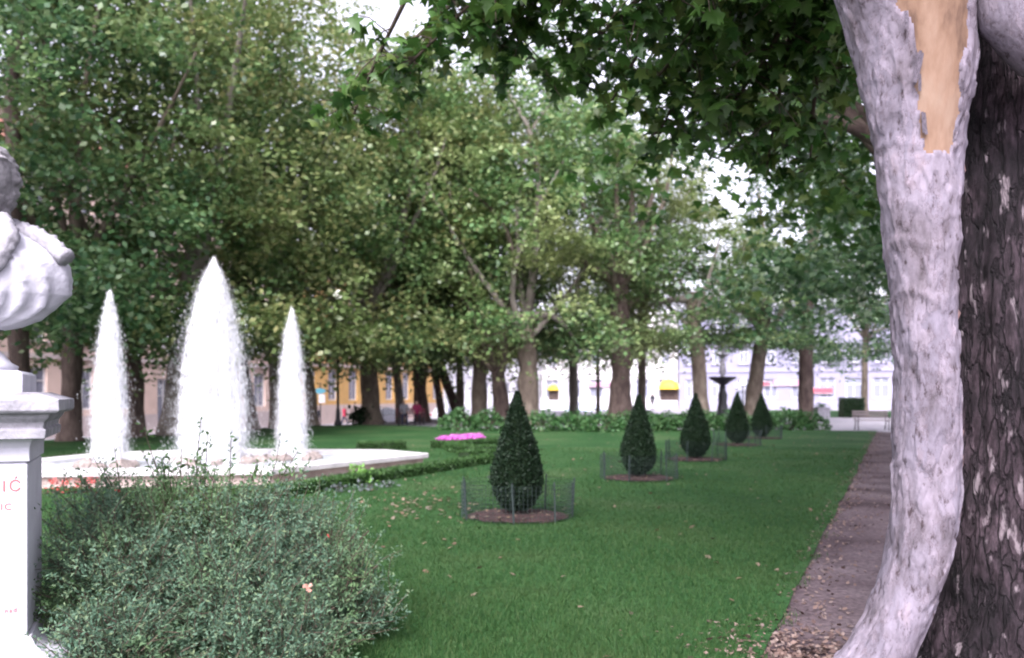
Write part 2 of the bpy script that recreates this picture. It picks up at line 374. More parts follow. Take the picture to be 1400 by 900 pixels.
# ------------------------------------------------------------------ buildings along the street and at the end of the park
def M_wall(name, col, grime=0.82):
    return M_noise(name, [tuple(c * grime for c in col), col, tuple(min(.85, c * 1.06) for c in col)], 0.6, 0.85, 0.15, 20)
def building(name, label, p0, rz, W, floors, fh, gh, plinth, nwin, wall, trim, ww=1.1, wh=2.0, depth=11.0, shop=None, roofmat=None, arch=None, cornice_mid=True):
    t = thing(name, label, 'building', p0, rz)
    cw = W / nwin; ops = []
    for f in range(floors):
        z0 = 0 if f == 0 else gh + (f - 1) * fh
        hgt = gh if f == 0 else fh
        for k in range(nwin):
            cx = (k + .5) * cw
            if f == 0: w_, h_, zc = (shop or (ww * 1.15, gh * 0.52)) + (None,); zb = plinth + 0.35
            else: w_, h_ = ww, wh; zb = z0 + (hgt - h_) * 0.5
            if f == 0 and k == nwin // 2: zb = 0.12; h_ = gh * 0.74
            ops.append((f, k, cx - w_ / 2, cx + w_ / 2, zb, zb + h_, z0, z0 + hgt, k * cw, (k + 1) * cw))
    H = gh + fh * (floors - 1)
    m = MB(); rv = 0.28
    for (f, k, x0, x1, zb, zt, z0, z1, c0, c1) in ops:
        q = lambda xa, xb, za, zb_: m.quad((xa, 0, za), (xb, 0, za), (xb, 0, zb_), (xa, 0, zb_))
        q(c0, c1, z0, zb); q(c0, c1, zt, z1); q(c0, x0, zb, zt); q(x1, c1, zb, zt)
        m.quad((x0, 0, zb), (x0, 0, zt), (x0, rv, zt), (x0, rv, zb)); m.quad((x1, 0, zt), (x1, 0, zb), (x1, rv, zb), (x1, rv, zt))
        m.quad((x0, 0, zb), (x0, rv, zb), (x1, rv, zb), (x1, 0, zb)); m.quad((x0, 0, zt), (x1, 0, zt), (x1, rv, zt), (x0, rv, zt))
    m.quad((0, 0, 0), (0, 0, H), (0, depth, H), (0, depth, 0)); m.quad((W, 0, H), (W, 0, 0), (W, depth, 0), (W, depth, H))
    m.quad((0, depth, 0), (0, depth, H), (W, depth, H), (W, depth, 0))
    m.build('wall', wall, t)
    cache = {}
    for (f, k, x0, x1, zb, zt, z0, z1, c0, c1) in ops:
        w_, h_ = round(x1 - x0, 3), round(zt - zb, 3)
        door = f == 0 and k == nwin // 2
        if (w_, h_, door) not in cache:
            fm = MB(); b_ = 0.09; yy = 0.06
            fm.box((-w_ / 2 + b_ / 2, 0, h_ / 2), (b_, yy, h_)).box((w_ / 2 - b_ / 2, 0, h_ / 2), (b_, yy, h_))
            fm.box((0, 0, b_ / 2), (w_ - 2 * b_, yy, b_)).box((0, 0, h_ - b_ / 2), (w_ - 2 * b_, yy, b_))
            fm.box((0, 0, h_ / 2), (b_ * .8, yy * .8, h_ - 2 * b_)).box((0, 0, h_ * .68), (w_ - 2 * b_, yy * .6, b_ * .8))
            pm = MB().box((0, 0.05, h_ / 2), (w_ - 0.02, 0.02, h_ - 0.02)).mesh('pane'); pm.materials.append(MT['glass'])
            f2 = fm.mesh('window'); f2.materials.append(MT['white_frame'])
            sm = MB().box((0, -0.24, -0.05), (w_ + 0.3, 0.3, 0.1)).mesh('sill'); sm.materials.append(trim)
            hm = MB().box((0, -0.225, h_ + 0.14), (w_ + 0.36, 0.16, 0.16)).mesh('lintel'); hm.materials.append(trim)
            cache[(w_, h_, door)] = (f2, pm, sm, hm)
        f2, pm, sm, hm = cache[(w_, h_, door)]
        wo_ = mobj('door' if door else 'window', f2, None, t, ((x0 + x1) / 2, 0.2, zb))
        mobj('pane', pm, None, wo_)
        if not door and f > 0: mobj('sill', sm, None, wo_); mobj('lintel', hm, None, wo_)
    pl = MB()
    dk = nwin // 2
    d0, d1 = [(o[2], o[3]) for o in ops if o[0] == 0 and o[1] == dk][0]
    pl.box2((-0.02, -0.06, -0.3), (d0 - 0.03, 0.03, plinth)); pl.box2((d1 + 0.03, -0.06, -0.3), (W + 0.02, 0.03, plinth))
    pl.build('plinth', trim, t)
    if cornice_mid: MB().box2((-0.03, -0.14, gh - 0.12), (W + 0.03, 0.02, gh + 0.16)).build('string_course', trim, t)
    MB().box2((-0.1, -0.38, H - 0.25), (W + 0.1, 0.04, H + 0.12)).build('cornice', trim, t)
    rf = MB(); z = H + 0.12
    rf.v += [(-.2, -.45, z), (W + .2, -.45, z), (W + .2, depth, z), (-.2, depth, z), (-.2, depth * .5, z + 3.2), (W + .2, depth * .5, z + 3.2)]
    rf.f += [(0, 1, 5, 4), (2, 3, 4, 5), (0, 4, 3), (1, 2, 5), (3, 2, 1, 0)]
    rf.build('roof', roofmat or MT['rooftile'], t)
    return t
MT['rooftile'] = M_noise('red_roof_tiles', [(.16, .07, .05), (.26, .11, .08)], 3.0, 0.85, 0.5, 12)
MT['rooflead'] = M_noise('grey_sheet_roof', [(.36, .36, .40), (.46, .46, .50)], 2.0, .6)
MT['w_palelav'] = M_wall('pale_lavender_plaster', (.24, .235, .315), .93)
MT['w_ochre'] = M_wall('ochre_plaster', (.56, .34, .13)); MT['t_ochre'] = M_wall('pinkish_trim', (.50, .40, .36))
MT['w_peach'] = M_wall('peach_plaster', (.58, .44, .38)); MT['t_peach'] = M_wall('grey_pink_trim', (.46, .39, .38))
MT['w_brick'] = M_wall('brick_red_plaster', (.36, .19, .15)); MT['t_brick'] = M_wall('tan_trim', (.45, .34, .28))
MT['w_white'] = M_wall('white_plaster', (.78, .77, .79), .92); MT['t_white'] = M_wall('white_trim', (.74, .72, .76), .9)
MT['w_lav'] = M_wall('lavender_plaster', (.24, .23, .305), .92); MT['t_lav'] = M_wall('lavender_trim', (.28, .27, .345), .9)
MT['w_cream'] = M_wall('cream_plaster', (.50, .48, .48), .92)
RZU = math.atan2(U.y, U.x); RZV = math.atan2(NV.y, NV.x)
DL = -42.5
def bl(a): p = AD(a, DL); return (p.x, p.y, -0.9)
building('corner_house', 'brick red plastered street house glimpsed behind the stone bust and its tree', bl(12), RZU, 16.4, 4, 3.6, 4.4, 1.2, 6, MT['w_brick'], MT['t_brick'])
building('town_house', 'pale peach street house seen between the jets of the fountain', bl(28.6), RZU, 24.2, 4, 3.7, 4.6, 1.3, 8, MT['w_peach'], MT['t_peach'])
building('town_house', 'ochre yellow street house with tall white windows and pinkish plinth', bl(53), RZU, 26.5, 3, 3.9, 4.9, 1.7, 9, MT['w_ochre'], MT['t_ochre'], ww=1.15, wh=2.2)
building('town_house', 'white rendered street house just past the ochre yellow one', bl(79.8), RZU, 26.5, 4, 3.7, 4.6, 1.2, 9, MT['w_white'], MT['t_white'])
AE = 106.0
def be(d): p = AD(AE, d); return (p.x, p.y, 0.0)
building('town_house', 'cream white house closing the park, beside the small round yellow awning', be(-42.2), RZV, 17.8, 3, 3.7, 4.4, 0.9, 6, MT['w_cream'], MT['t_white'], shop=(1.8, 2.3), roofmat=MT['rooflead'])
building('town_house', 'lavender white house with a big arched yellow awning at the end of the park', be(-24.2), RZV, 15.4, 3, 3.7, 4.4, 0.9, 5, MT['w_palelav'], MT['t_lav'], shop=(1.5, 2.2), roofmat=MT['rooflead'])
building('town_house', 'pale lavender house with pink and red shop signs at its ground floor', be(-8.6), RZV, 17.0, 3, 3.7, 4.4, 0.9, 6, MT['w_lav'], MT['t_lav'], shop=(1.7, 2.3), roofmat=MT['rooflead'])
building('villa', 'bright white house with tall narrow windows beyond the cross path and bench', be(8.6), RZV, 30, 3, 4.2, 5.6, 0.9, 8, MT['w_white'], MT['t_white'], ww=1.3, wh=2.4, shop=(1.5, 2.9), roofmat=MT['rooflead'])

# awnings and shop signs on the end houses
MT['yellow'] = M_plain('yellow_canvas', (.66, .47, .04), 0.6)
MT['sign_red'] = M_plain('red_sign', (.34, .07, .10), 0.5); MT['sign_pink'] = M_plain('pink_sign', (.46, .24, .34), 0.5)
MT['sign_blue'] = M_plain('turquoise_sign', (.10, .33, .42), 0.5); MT['sign_white'] = M_plain('white_sign', (.7, .7, .72), 0.5)
def on_end(px, z, out=0.0):
    # a point on the facade plane a = AE seen in column px
    k = (px - CX) / FPX; a = AE - out
    y = a / (U.x * k + U.y)
    return Vector((k * y, y, z))
def awning(px, z, r, label):
    p = on_end(px, z); t = thing('awning', label, 'awning', p, RZV)
    m = MB(); n = 12; k = 6
    for i in range(k + 1):
        for j in range(n + 1):
            a = math.pi * j / n; e = math.pi / 2 * i / k
            m.v.append((r * math.cos(a) * math.cos(e * .55), -r * .85 * math.sin(e), r * math.sin(a) * math.cos(e) ** .8))
    for i in range(k):
        for j in range(n):
            b = i * (n + 1) + j; m.f.append((b, b + 1, b + n + 2, b + n + 1))
    m.build('canvas', MT['yellow'], t, smooth=True)
    MB().tube([(r * math.cos(math.pi * j / 12), -.02, r * math.sin(math.pi * j / 12)) for j in range(13)], [.03] * 13, 5).build('frame', MT['white_frame'], t)
    MB().box2((-r * .9, -.03, -2.1), (r * .9, .02, -.02)).build('doorway', MT['bark_dark'], t)
awning(915, 2.3, 1.25, 'big half-round yellow awning over a dark doorway of the lavender white house')
awning(757, 2.2, 0.75, 'small half-round yellow awning on the cream white house')
def sign(px, z, w, h, mat, label, mat2=None):
    p = on_end(px, z); t = thing('shop_sign', label, 'sign', p, RZV)
    MB().box((0, -.15, 0), (w, .18, h)).build('panel', mat, t)
    MB().box((0, -.15, h / 2 + .02), (w + .06, .2, .04)).box((0, -.15, -h / 2 - .02), (w + .06, .2, .04)).build('frame', mat2 or MT['white_frame'], t)
sign(1045, 2.9, 1.3, 0.4, MT['sign_red'], 'short red shop sign on the pale lavender house')
sign(1076, 3.0, 3.0, 0.6, MT['sign_pink'], 'long pink shop sign over a door of the pale lavender house')
sign(1123, 2.1, 2.4, 0.6, MT['sign_red'], 'wide dull red shop board on the white house next to the pale lavender one')
sign(823, 2.9, 3.6, 0.5, MT['sign_pink'], 'faded pink shop board on the cream white house')

# ------------------------------------------------------------------ plane trees
def crown_variant(seed, nclump, per, Rr, zb, zt, tmpl=KITE, smin=.17, smax=.32, sig=(1.0, 1.0, .62), skirt=20):
    rng = np.random.default_rng(seed)
    cs = []
    while len(cs) < nclump:
        p = rng.uniform(-1, 1, 3); r = np.linalg.norm(p)
        if r > 1 or r < 0.35: continue
        if p[2] < -.75: continue
        w = 1.0 if p[2] < .2 else 1.0 - .25 * p[2]
        c = np.array([p[0] * Rr * w, p[1] * Rr * w, (zb + zt) / 2 + p[2] * (zt - zb) / 2])
        if all(np.linalg.norm((c - q) / (1, 1, .8)) > Rr * .2 for q in cs): cs.append(c)
        elif rng.random() < .05: cs.append(c)
    for i in range(skirt):
        a = rng.uniform(0, 6.283); r = Rr * rng.uniform(.45, .95); cs.append(np.array([r * math.cos(a), r * math.sin(a), zb + rng.uniform(-.2, 1.5)]))
    cs = np.array(cs)
    pts = []
    for c in cs:
        k = int(per * rng.uniform(.6, 1.4)); s = rng.uniform(.75, 1.3)
        # each clump: a few sprays, leaves scattered along them, drooping at the end
        for _ in range(6):
            d = rng.normal(size=3); d[2] *= .35; d /= np.linalg.norm(d)
            n_ = k // 6; tt = rng.uniform(0, 1, n_) ** .7 * 1.9 * s
            q = c + d * tt[:, None] + rng.normal(size=(n_, 3)) * np.array(sig) * .33 * s
            q[:, 2] -= .13 * tt ** 2
            pts.append(q)
    pts = np.concatenate(pts)
    me = cloud_mesh('crown', pts, rng.uniform(smin, smax, len(pts)), tmpl, 0.55, rng)
    return me, cs
CROWNS = [crown_variant(21, 70, 211, 5.6, 4.6, 21), crown_variant(22, 76, 206, 6.0, 4.4, 22),
          crown_variant(23, 66, 211, 5.2, 4.6, 20), crown_variant(24, 78, 202, 6.4, 4.4, 23)]
CROWN_NEAR = crown_variant(31, 62, 120, 4.6, 5.4, 13.5, PALM, .16, .25, skirt=12)

TREE_GROUP = 'plane trees of the park'
def limb_path(p, q, rng, sag=0.1, n=6):
    p, q = Vector(p), Vector(q); L = (q - p).length; out = []
    off = Vector(rng.normal(size=3)) * L * .07
    for i in range(n):
        s = i / (n - 1)
        b = p.lerp(q, s) + off * math.sin(math.pi * s) * 1.0
        b.z += L * .10 * math.sin(math.pi * s)
        out.append(b)
    return out
def plane_tree(pxs, depth, dia, bark, leaf, var, scale, label, fork=None, seed=0, burl=0.12, base_z=None, crown_rz=None, name='plane_tree', near=False, cyoff=0.0, limbs=11, zs=None):
    """pxs: [(column,row), ...] of the trunk axis from the base upwards, at the given distance"""
    rng = np.random.default_rng(500 + seed); dia *= .86
    p0 = P(pxs[0][0], 540, depth)
    z0 = terrain(p0.x, depth) if base_z is None else base_z
    base = Vector((p0.x, depth, z0))
    t = thing(name, label, 'tree', base, 0, TREE_GROUP)
    pts = [P(a, b, depth + rng.normal() * .1) for a, b in pxs]
    pts[0] = Vector((base.x, base.y, z0 - .15))
    pts = [p - base for p in pts]
    ztop = max(p.z for p in pts)
    fz = fork or 6.0
    if ztop < fz:
        dirv = (pts[-1] - pts[-2]); dirv /= max(dirv.z, .1)
        pts.append(pts[-1] + Vector((dirv.x * .5, dirv.y * .5, 1)) * (fz - ztop))
    # resample
    zsamp = np.linspace(pts[0].z, pts[-1].z, 22)
    zz = [p.z for p in pts]
    xs = np.interp(zsamp, zz, [p.x for p in pts]); ys = np.interp(zsamp, zz, [p.y for p in pts])
    ker = np.array([.25, .5, .25])
    for _ in range(2):
        xs[1:-1] = np.convolve(xs, ker, 'valid'); ys[1:-1] = np.convolve(ys, ker, 'valid')
    path = [Vector((x, y, z)) for x, y, z in zip(xs, ys, zsamp)]
    rad = []
    for z in zsamp:
        s = max(0, z) / fz
        r = dia / 2 * (1.0 - .22 * s) * (1 + .38 * math.exp(-max(0, z) / .35)) * (1 + burl * noise.noise(Vector((seed * 3.1, 0, z * 1.3))))
        rad.append(r)
    mb = MB(); mb.tube(path, rad, 14, burl * 1.5, 1.6, seed * 7.7)
    mb.build('trunk', bark, t, smooth=True)
    me, cs = CROWN_NEAR if near else CROWNS[var % 4]
    crz = rng.uniform(0, 6.28) if crown_rz is None else crown_rz
    top = path[-1]
    sc = Vector((scale, scale, scale if zs is None else zs))
    co = Vector((top.x * .8, top.y * .8 + cyoff, (-.5 if (pxs[0][0] < 600 and depth < 53) else 0) + (0 if near else 4.4 * (1 - (scale if zs is None else zs)))))
    rotm = Matrix.Rotation(crz, 3, 'Z')
    idx = rng.choice(len(cs), min(limbs, len(cs)), replace=False)
    for j, i in enumerate(idx):
        c = rotm @ Vector((cs[i][0] * sc.x, cs[i][1] * sc.y, cs[i][2] * sc.z)) + co
        s = rng.uniform(.72, .98) if j > 2 else .97
        a = path[max(0, int((len(path) - 1) * s))]
        if c.z < a.z - 1.5: continue
        lp = limb_path(a, c, rng, n=7)
        r0 = dia * rng.uniform(.16, .25) * (1.35 if j < 3 else 1)
        MB().tube(lp, [r0 * (1 - .82 * k / 6) for k in range(7)], 7, .15, 1.5, j).build('limb', MT['bark_dark'] if near else (MT['bark_pale'] if bark is not MT['bark_dark'] else MT['bark_tan']), t, smooth=True)
    o = mobj('crown', me, None, t, co, crz); o.scale = sc; o['kind'] = 'stuff'
    if len(me.materials) == 0: me.materials.append(leaf)
    o.material_slots[0].link = 'OBJECT'; o.material_slots[0].material = leaf
    return t
T_ = plane_tree
DK, TN, PL = MT['bark_dark'], MT['bark_tan'], MT['bark_pale']
LG, LD, LY, LN = MT['plane_green'], MT['plane_dark'], MT['plane_yellow'], MT['plane_near']
# row along the street side of the lawn
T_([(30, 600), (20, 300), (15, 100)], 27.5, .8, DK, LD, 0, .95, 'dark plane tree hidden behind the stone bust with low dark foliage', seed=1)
T_([(96, 600), (98, 500), (104, 380)], 30, .85, DK, LG, 1, .92, 'dark plane tree between the stone bust and the nearest small water jet', seed=2)
T_([(186, 598), (186, 520), (176, 440)], 33, .72, DK, LG, 2, 1.0, 'plane tree whose trunk forks in a narrow V beside a thick pale trunk', fork=4.0, seed=3)
T_([(238, 598), (244, 520), (258, 420), (272, 330)], 34.5, 1.25, PL, LY, 3, 1.0, 'thick pale plane tree leaning behind the tallest water jet', fork=8.0, seed=4)
T_([(348, 590), (338, 530), (326, 470)], 39, .6, DK, LG, 0, .95, 'slim dark plane tree slanting between the two jets farther from the stone bust', seed=5)
T_([(380, 592), (378, 480), (377, 350)], 40.5, .85, PL, LY, 1, 1.05, 'straight pale grey plane tree behind the small jet by the box hedge', fork=9.0, seed=6)
T_([(428, 588), (424, 530), (410, 460)], 43, .65, TN, LG, 2, 1.0, 'tan plane tree with a slight lean beside the dark-coated person', seed=7)
T_([(507, 581), (505, 520), (498, 440)], 47.5, 1.25, TN, LY, 3, 1.05, 'thick tan plane tree before the ochre house, dark plant at its foot', seed=8)
T_([(548, 580), (545, 530), (536, 460)], 50, .6, TN, LG, 1, 1.0, 'slim tan plane tree beside the park bench with seated people', seed=9)
T_([(577, 580), (574, 520), (572, 430)], 52, 1.0, DK, LG, 0, 1.0, 'dark brown plane tree right behind the bench with seated people', seed=10)
T_([(606, 575), (598, 530), (588, 470)], 54, .55, DK, LD, 2, .95, 'thin dark plane tree behind the strongly leaning one', seed=11)
T_([(632, 570), (612, 530), (592, 470)], 55, .75, DK, LG, 3, .95, 'strongly leaning dark plane tree behind the two round shrubs', seed=12)
T_([(630, 570), (628, 500), (627, 420)], 57, .62, TN, LD, 0, 1.0, 'upright slim plane tree touching the strongly leaning one behind the two round shrubs', seed=13)
T_([(655, 572), (656, 480), (642, 370)], 50, 1.05, TN, LY, 1, 1.05, 'mottled tan plane tree rising behind the pair of round shrubs', fork=8.5, seed=14)
T_([(686, 575), (684, 540), (680, 500)], 48, 1.1, DK, LG, 2, 1.0, 'dark plane tree with a low wide fork behind the nearest clipped cone', fork=3.4, seed=15)
T_([(722, 572), (722, 500), (716, 430)], 46, 1.35, TN, LG, 3, 1.05, 'thick many-stemmed plane tree behind the tip of the nearest clipped cone', fork=5.0, seed=16)
# beyond the leafy row
T_([(784, 565), (784, 500), (778, 440)], 58, .75, PL, LG, 0, 1.0, 'slim pale plane tree standing next to a very thin one beyond the leafy row', seed=17)
T_([(818, 560), (817, 480), (816, 430)], 66, .34, DK, LD, 2, .85, 'very thin dark young plane tree beside the burly one', seed=18)
T_([(846, 572), (850, 500), (846, 440), (850, 380)], 46, 1.3, DK, LG, 1, .82, 'burly swollen dark plane tree behind the second clipped cone', fork=6.0, seed=19, burl=.28)
T_([(877, 565), (878, 480), (882, 400)], 52, .6, TN, LY, 3, .76, 'slim tan plane tree beside the burly one', seed=20)
T_([(960, 572), (955, 500), (944, 400)], 47, 1.0, TN, LG, 0, .66, 'mottled tan plane tree with a dark knot hole behind the third clipped cone', fork=6.5, seed=21, zs=.45)
T_([(1026, 575), (1034, 510), (1046, 430)], 50, 1.05, TN, LG, 2, .85, 'greyish plane tree leaning beside the white globe lamp', fork=6.0, seed=22, zs=.44)
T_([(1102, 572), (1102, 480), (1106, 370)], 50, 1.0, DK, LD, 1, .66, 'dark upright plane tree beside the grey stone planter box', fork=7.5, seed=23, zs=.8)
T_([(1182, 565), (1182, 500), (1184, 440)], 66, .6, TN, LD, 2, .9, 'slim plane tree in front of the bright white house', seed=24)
# path side row, mostly behind the big two-toned trunk
T_([(1288, 690), (1282, 500), (1270, 300)], 13.0, .85, DK, LN, 0, 1.0, 'dark plane tree next along the path behind the big two-toned trunk', fork=5.4, seed=25, near=True, limbs=16)
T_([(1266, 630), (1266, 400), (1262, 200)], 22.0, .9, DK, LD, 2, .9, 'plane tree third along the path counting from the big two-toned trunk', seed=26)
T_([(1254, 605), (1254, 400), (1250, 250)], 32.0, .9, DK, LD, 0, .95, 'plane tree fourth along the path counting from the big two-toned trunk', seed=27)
# a tree of the street row standing left of the bust
T_([(-260, 640), (-250, 400), (-240, 200)], 19.0, .9, DK, LG, 2, .72, 'dark plane tree reaching its boughs over the stone bust', seed=28)

# ------------------------------------------------------------------ the big two-toned plane tree beside the path
def column(rows, nz, nth, disp, mask=None):
    rows = sorted(rows); Z = [r[0] for r in rows]
    zs = np.linspace(Z[0], Z[-1], nz)
    prm = [np.interp(zs, Z, [r[i] for r in rows]) for i in range(1, 5)]
    ker = np.ones(9) / 9
    prm = [np.convolve(np.pad(p, 4, mode='edge'), ker, 'valid') for p in prm]
    V = np.zeros((nz, nth, 3)); msk = np.zeros((nz, nth), dtype=bool)
    for i, z in enumerate(zs):
        cx, cy, rx, ry = (p[i] for p in prm)
        for k in range(nth):
            a = 2 * math.pi * k / nth; ca, sa = math.cos(a), math.sin(a)
            x, y = cx + rx * ca, cy + ry * sa
            mk = bool(mask and mask(x, y, z)); msk[i, k] = mk
            d = disp(x, y, z, a, mk)
            V[i, k] = (x + d * ca, y + d * sa, z)
    F, FM = [], []
    for i in range(nz - 1):
        for k in range(nth):
            k2 = (k + 1) % nth
            (FM if msk[i, k] and msk[i + 1, k] and msk[i, k2] and msk[i + 1, k2] else F).append((i * nth + k, i * nth + k2, (i + 1) * nth + k2, (i + 1) * nth + k))
    return V.reshape(-1, 3), np.array(F), np.array(FM) if FM else None, zs, prm
def nz3(x, y, z, s, sz=None, o=0.0): return noise.noise(Vector((x * s + o, y * s, z * (sz or s))))

def M_pale_bark():
    m, n, l, b = nodes_of('flaking_pale_bark')
    tc = n.new('ShaderNodeTexCoord'); mp = n.new('ShaderNodeMapping'); mp.inputs['Scale'].default_value = (1, 1, .45); l.new(tc.outputs['Object'], mp.inputs[0])
    a = n.new('ShaderNodeTexNoise'); a.inputs['Scale'].default_value = 6; a.inputs['Detail'].default_value = 8; a.inputs['Roughness'].default_value = .65
    c = n.new('ShaderNodeTexNoise'); c.inputs['Scale'].default_value = 34; c.inputs['Detail'].default_value = 8; c.inputs['Roughness'].default_value = .62
    for q in (a, c): l.new(mp.outputs[0], q.inputs['Vector'])
    r1 = ramp(n, [(.08, .07, .075), (.145, .128, .146), (.20, .182, .212), (.245, .20, .215)], [.30, .42, .58, .74])
    r2 = ramp(n, [(.36, .31, .30), (.9, .89, .9), (1.06, 1.05, 1.06)], [.33, .42, .62])
    vo = n.new('ShaderNodeTexVoronoi'); vo.feature = 'DISTANCE_TO_EDGE'; vo.inputs['Scale'].default_value = 8
    wv = n.new('ShaderNodeVectorMath'); wv.operation = 'MULTIPLY_ADD'; wv.inputs[1].default_value = (.45, .45, .45)
    l.new(a.outputs['Color'], wv.inputs[0]); l.new(mp.outputs[0], wv.inputs[2]); l.new(wv.outputs[0], vo.inputs['Vector'])
    r3 = ramp(n, [(.72, .67, .66), (1, 1, 1)], [.0, .04]); l.new(vo.outputs['Distance'], r3.inputs[0])
    vc = n.new('ShaderNodeTexVoronoi'); vc.inputs['Scale'].default_value = 8; l.new(wv.outputs[0], vc.inputs['Vector'])
    r4 = ramp(n, [(.86, .85, .88), (1.08, 1.05, 1.06)], [.2, .8]); l.new(vc.outputs['Color'], r4.inputs[0])
    l.new(a.outputs['Fac'], r1.inputs[0]); l.new(c.outputs['Fac'], r2.inputs[0])
    out = r1.outputs[0]
    for q in (r2, r3, r4):
        mx = n.new('ShaderNodeMix'); mx.data_type = 'RGBA'; mx.blend_type = 'MULTIPLY'; mx.inputs['Factor'].default_value = 1
        l.new(out, mx.inputs['A']); l.new(q.outputs[0], mx.inputs['B']); out = mx.outputs['Result']
    l.new(out, b.inputs['Base Color'])
    b.inputs['Roughness'].default_value = .9; b.inputs['Specular IOR Level'].default_value = .15
    bp = n.new('ShaderNodeBump'); bp.inputs['Strength'].default_value = .8; bp.inputs['Distance'].default_value = .012
    l.new(c.outputs['Fac'], bp.inputs['Height']); l.new(bp.outputs[0], b.inputs['Normal'])
    return m
def M_rot_bark():
    m, n, l, b = nodes_of('dark_furrowed_bark')
    tc = n.new('ShaderNodeTexCoord'); mp = n.new('ShaderNodeMapping'); mp.inputs['Scale'].default_value = (1, 1, .30); l.new(tc.outputs['Object'], mp.inputs[0])
    a = n.new('ShaderNodeTexNoise'); a.inputs['Scale'].default_value = 40; a.inputs['Detail'].default_value = 9; a.inputs['Roughness'].default_value = .7
    c = n.new('ShaderNodeTexNoise'); c.inputs['Scale'].default_value = 2.6; c.inputs['Detail'].default_value = 5
    f = n.new('ShaderNodeTexNoise'); f.inputs['Scale'].default_value = 17; f.inputs['Detail'].default_value = 4
    wv = n.new('ShaderNodeVectorMath'); wv.operation = 'MULTIPLY_ADD'; wv.inputs[1].default_value = (.10, .10, .10)
    vo = n.new('ShaderNodeTexVoronoi'); vo.feature = 'DISTANCE_TO_EDGE'; vo.inputs['Scale'].default_value = 17
    l.new(mp.outputs[0], a.inputs['Vector']); l.new(tc.outputs['Object'], c.inputs['Vector']); l.new(mp.outputs[0], f.inputs['Vector'])
    mp2 = n.new('ShaderNodeMapping'); mp2.inputs['Scale'].default_value = (1, 1, .11); l.new(tc.outputs['Object'], mp2.inputs[0])
    l.new(f.outputs['Color'], wv.inputs[0]); l.new(mp2.outputs[0], wv.inputs[2]); l.new(wv.outputs[0], vo.inputs['Vector'])
    r1 = ramp(n, [(.006, .004, .005), (.024, .017, .02), (.048, .035, .041), (.10, .075, .083)], [.30, .46, .58, .74]); l.new(a.outputs['Fac'], r1.inputs[0])
    r2 = ramp(n, [(.30, .28, .31), (1.15, 1.08, 1.12)], [.40, .60]); l.new(c.outputs['Fac'], r2.inputs[0])
    r3 = ramp(n, [(.42, .40, .42), (1, 1, 1)], [.0, .10]); l.new(vo.outputs['Distance'], r3.inputs[0])
    out = r1.outputs[0]
    for q in (r2, r3):
        mx = n.new('ShaderNodeMix'); mx.data_type = 'RGBA'; mx.blend_type = 'MULTIPLY'; mx.inputs['Factor'].default_value = 1
        l.new(out, mx.inputs['A']); l.new(q.outputs[0], mx.inputs['B']); out = mx.outputs['Result']
    r5 = ramp(n, [(0, 0, 0), (1, 1, 1)], [.60, .67]); l.new(f.outputs['Fac'], r5.inputs[0])       # pale scraps of old bark
    mx = n.new('ShaderNodeMix'); mx.data_type = 'RGBA'; l.new(r5.outputs[0], mx.inputs['Factor']); l.new(out, mx.inputs['A']); mx.inputs['B'].default_value = (.17, .14, .15, 1); out = mx.outputs['Result']
    l.new(out, b.inputs['Base Color'])
    b.inputs['Roughness'].default_value = .85; b.inputs['Specular IOR Level'].default_value = .25
    ad = n.new('ShaderNodeMath'); ad.operation = 'MULTIPLY_ADD'; ad.inputs[1].default_value = .5; l.new(a.outputs['Fac'], ad.inputs[0]); l.new(r3.outputs[0], ad.inputs[2])
    bp = n.new('ShaderNodeBump'); bp.inputs['Strength'].default_value = 1; bp.inputs['Distance'].default_value = .03
    l.new(ad.outputs[0], bp.inputs['Height']); l.new(bp.outputs[0], b.inputs['Normal'])
    return m
MT['pale_bark_big'] = M_pale_bark(); MT['rot_bark'] = M_rot_bark()
MT['bare_wood'] = M_noise('bare_tan_wood', [(.10, .06, .042), (.175, .108, .072), (.215, .14, .098), (.24, .17, .125)], 5.0, .85, .5, 22, stretch=(1, 1, .35), pos=[.34, .44, .54, .66])
MT['inner_wood'] = M_noise('reddish_inner_wood', [(.10, .06, .055), (.21, .13, .125)], 8.0, .85, .4, 30, stretch=(1, 1, .3))

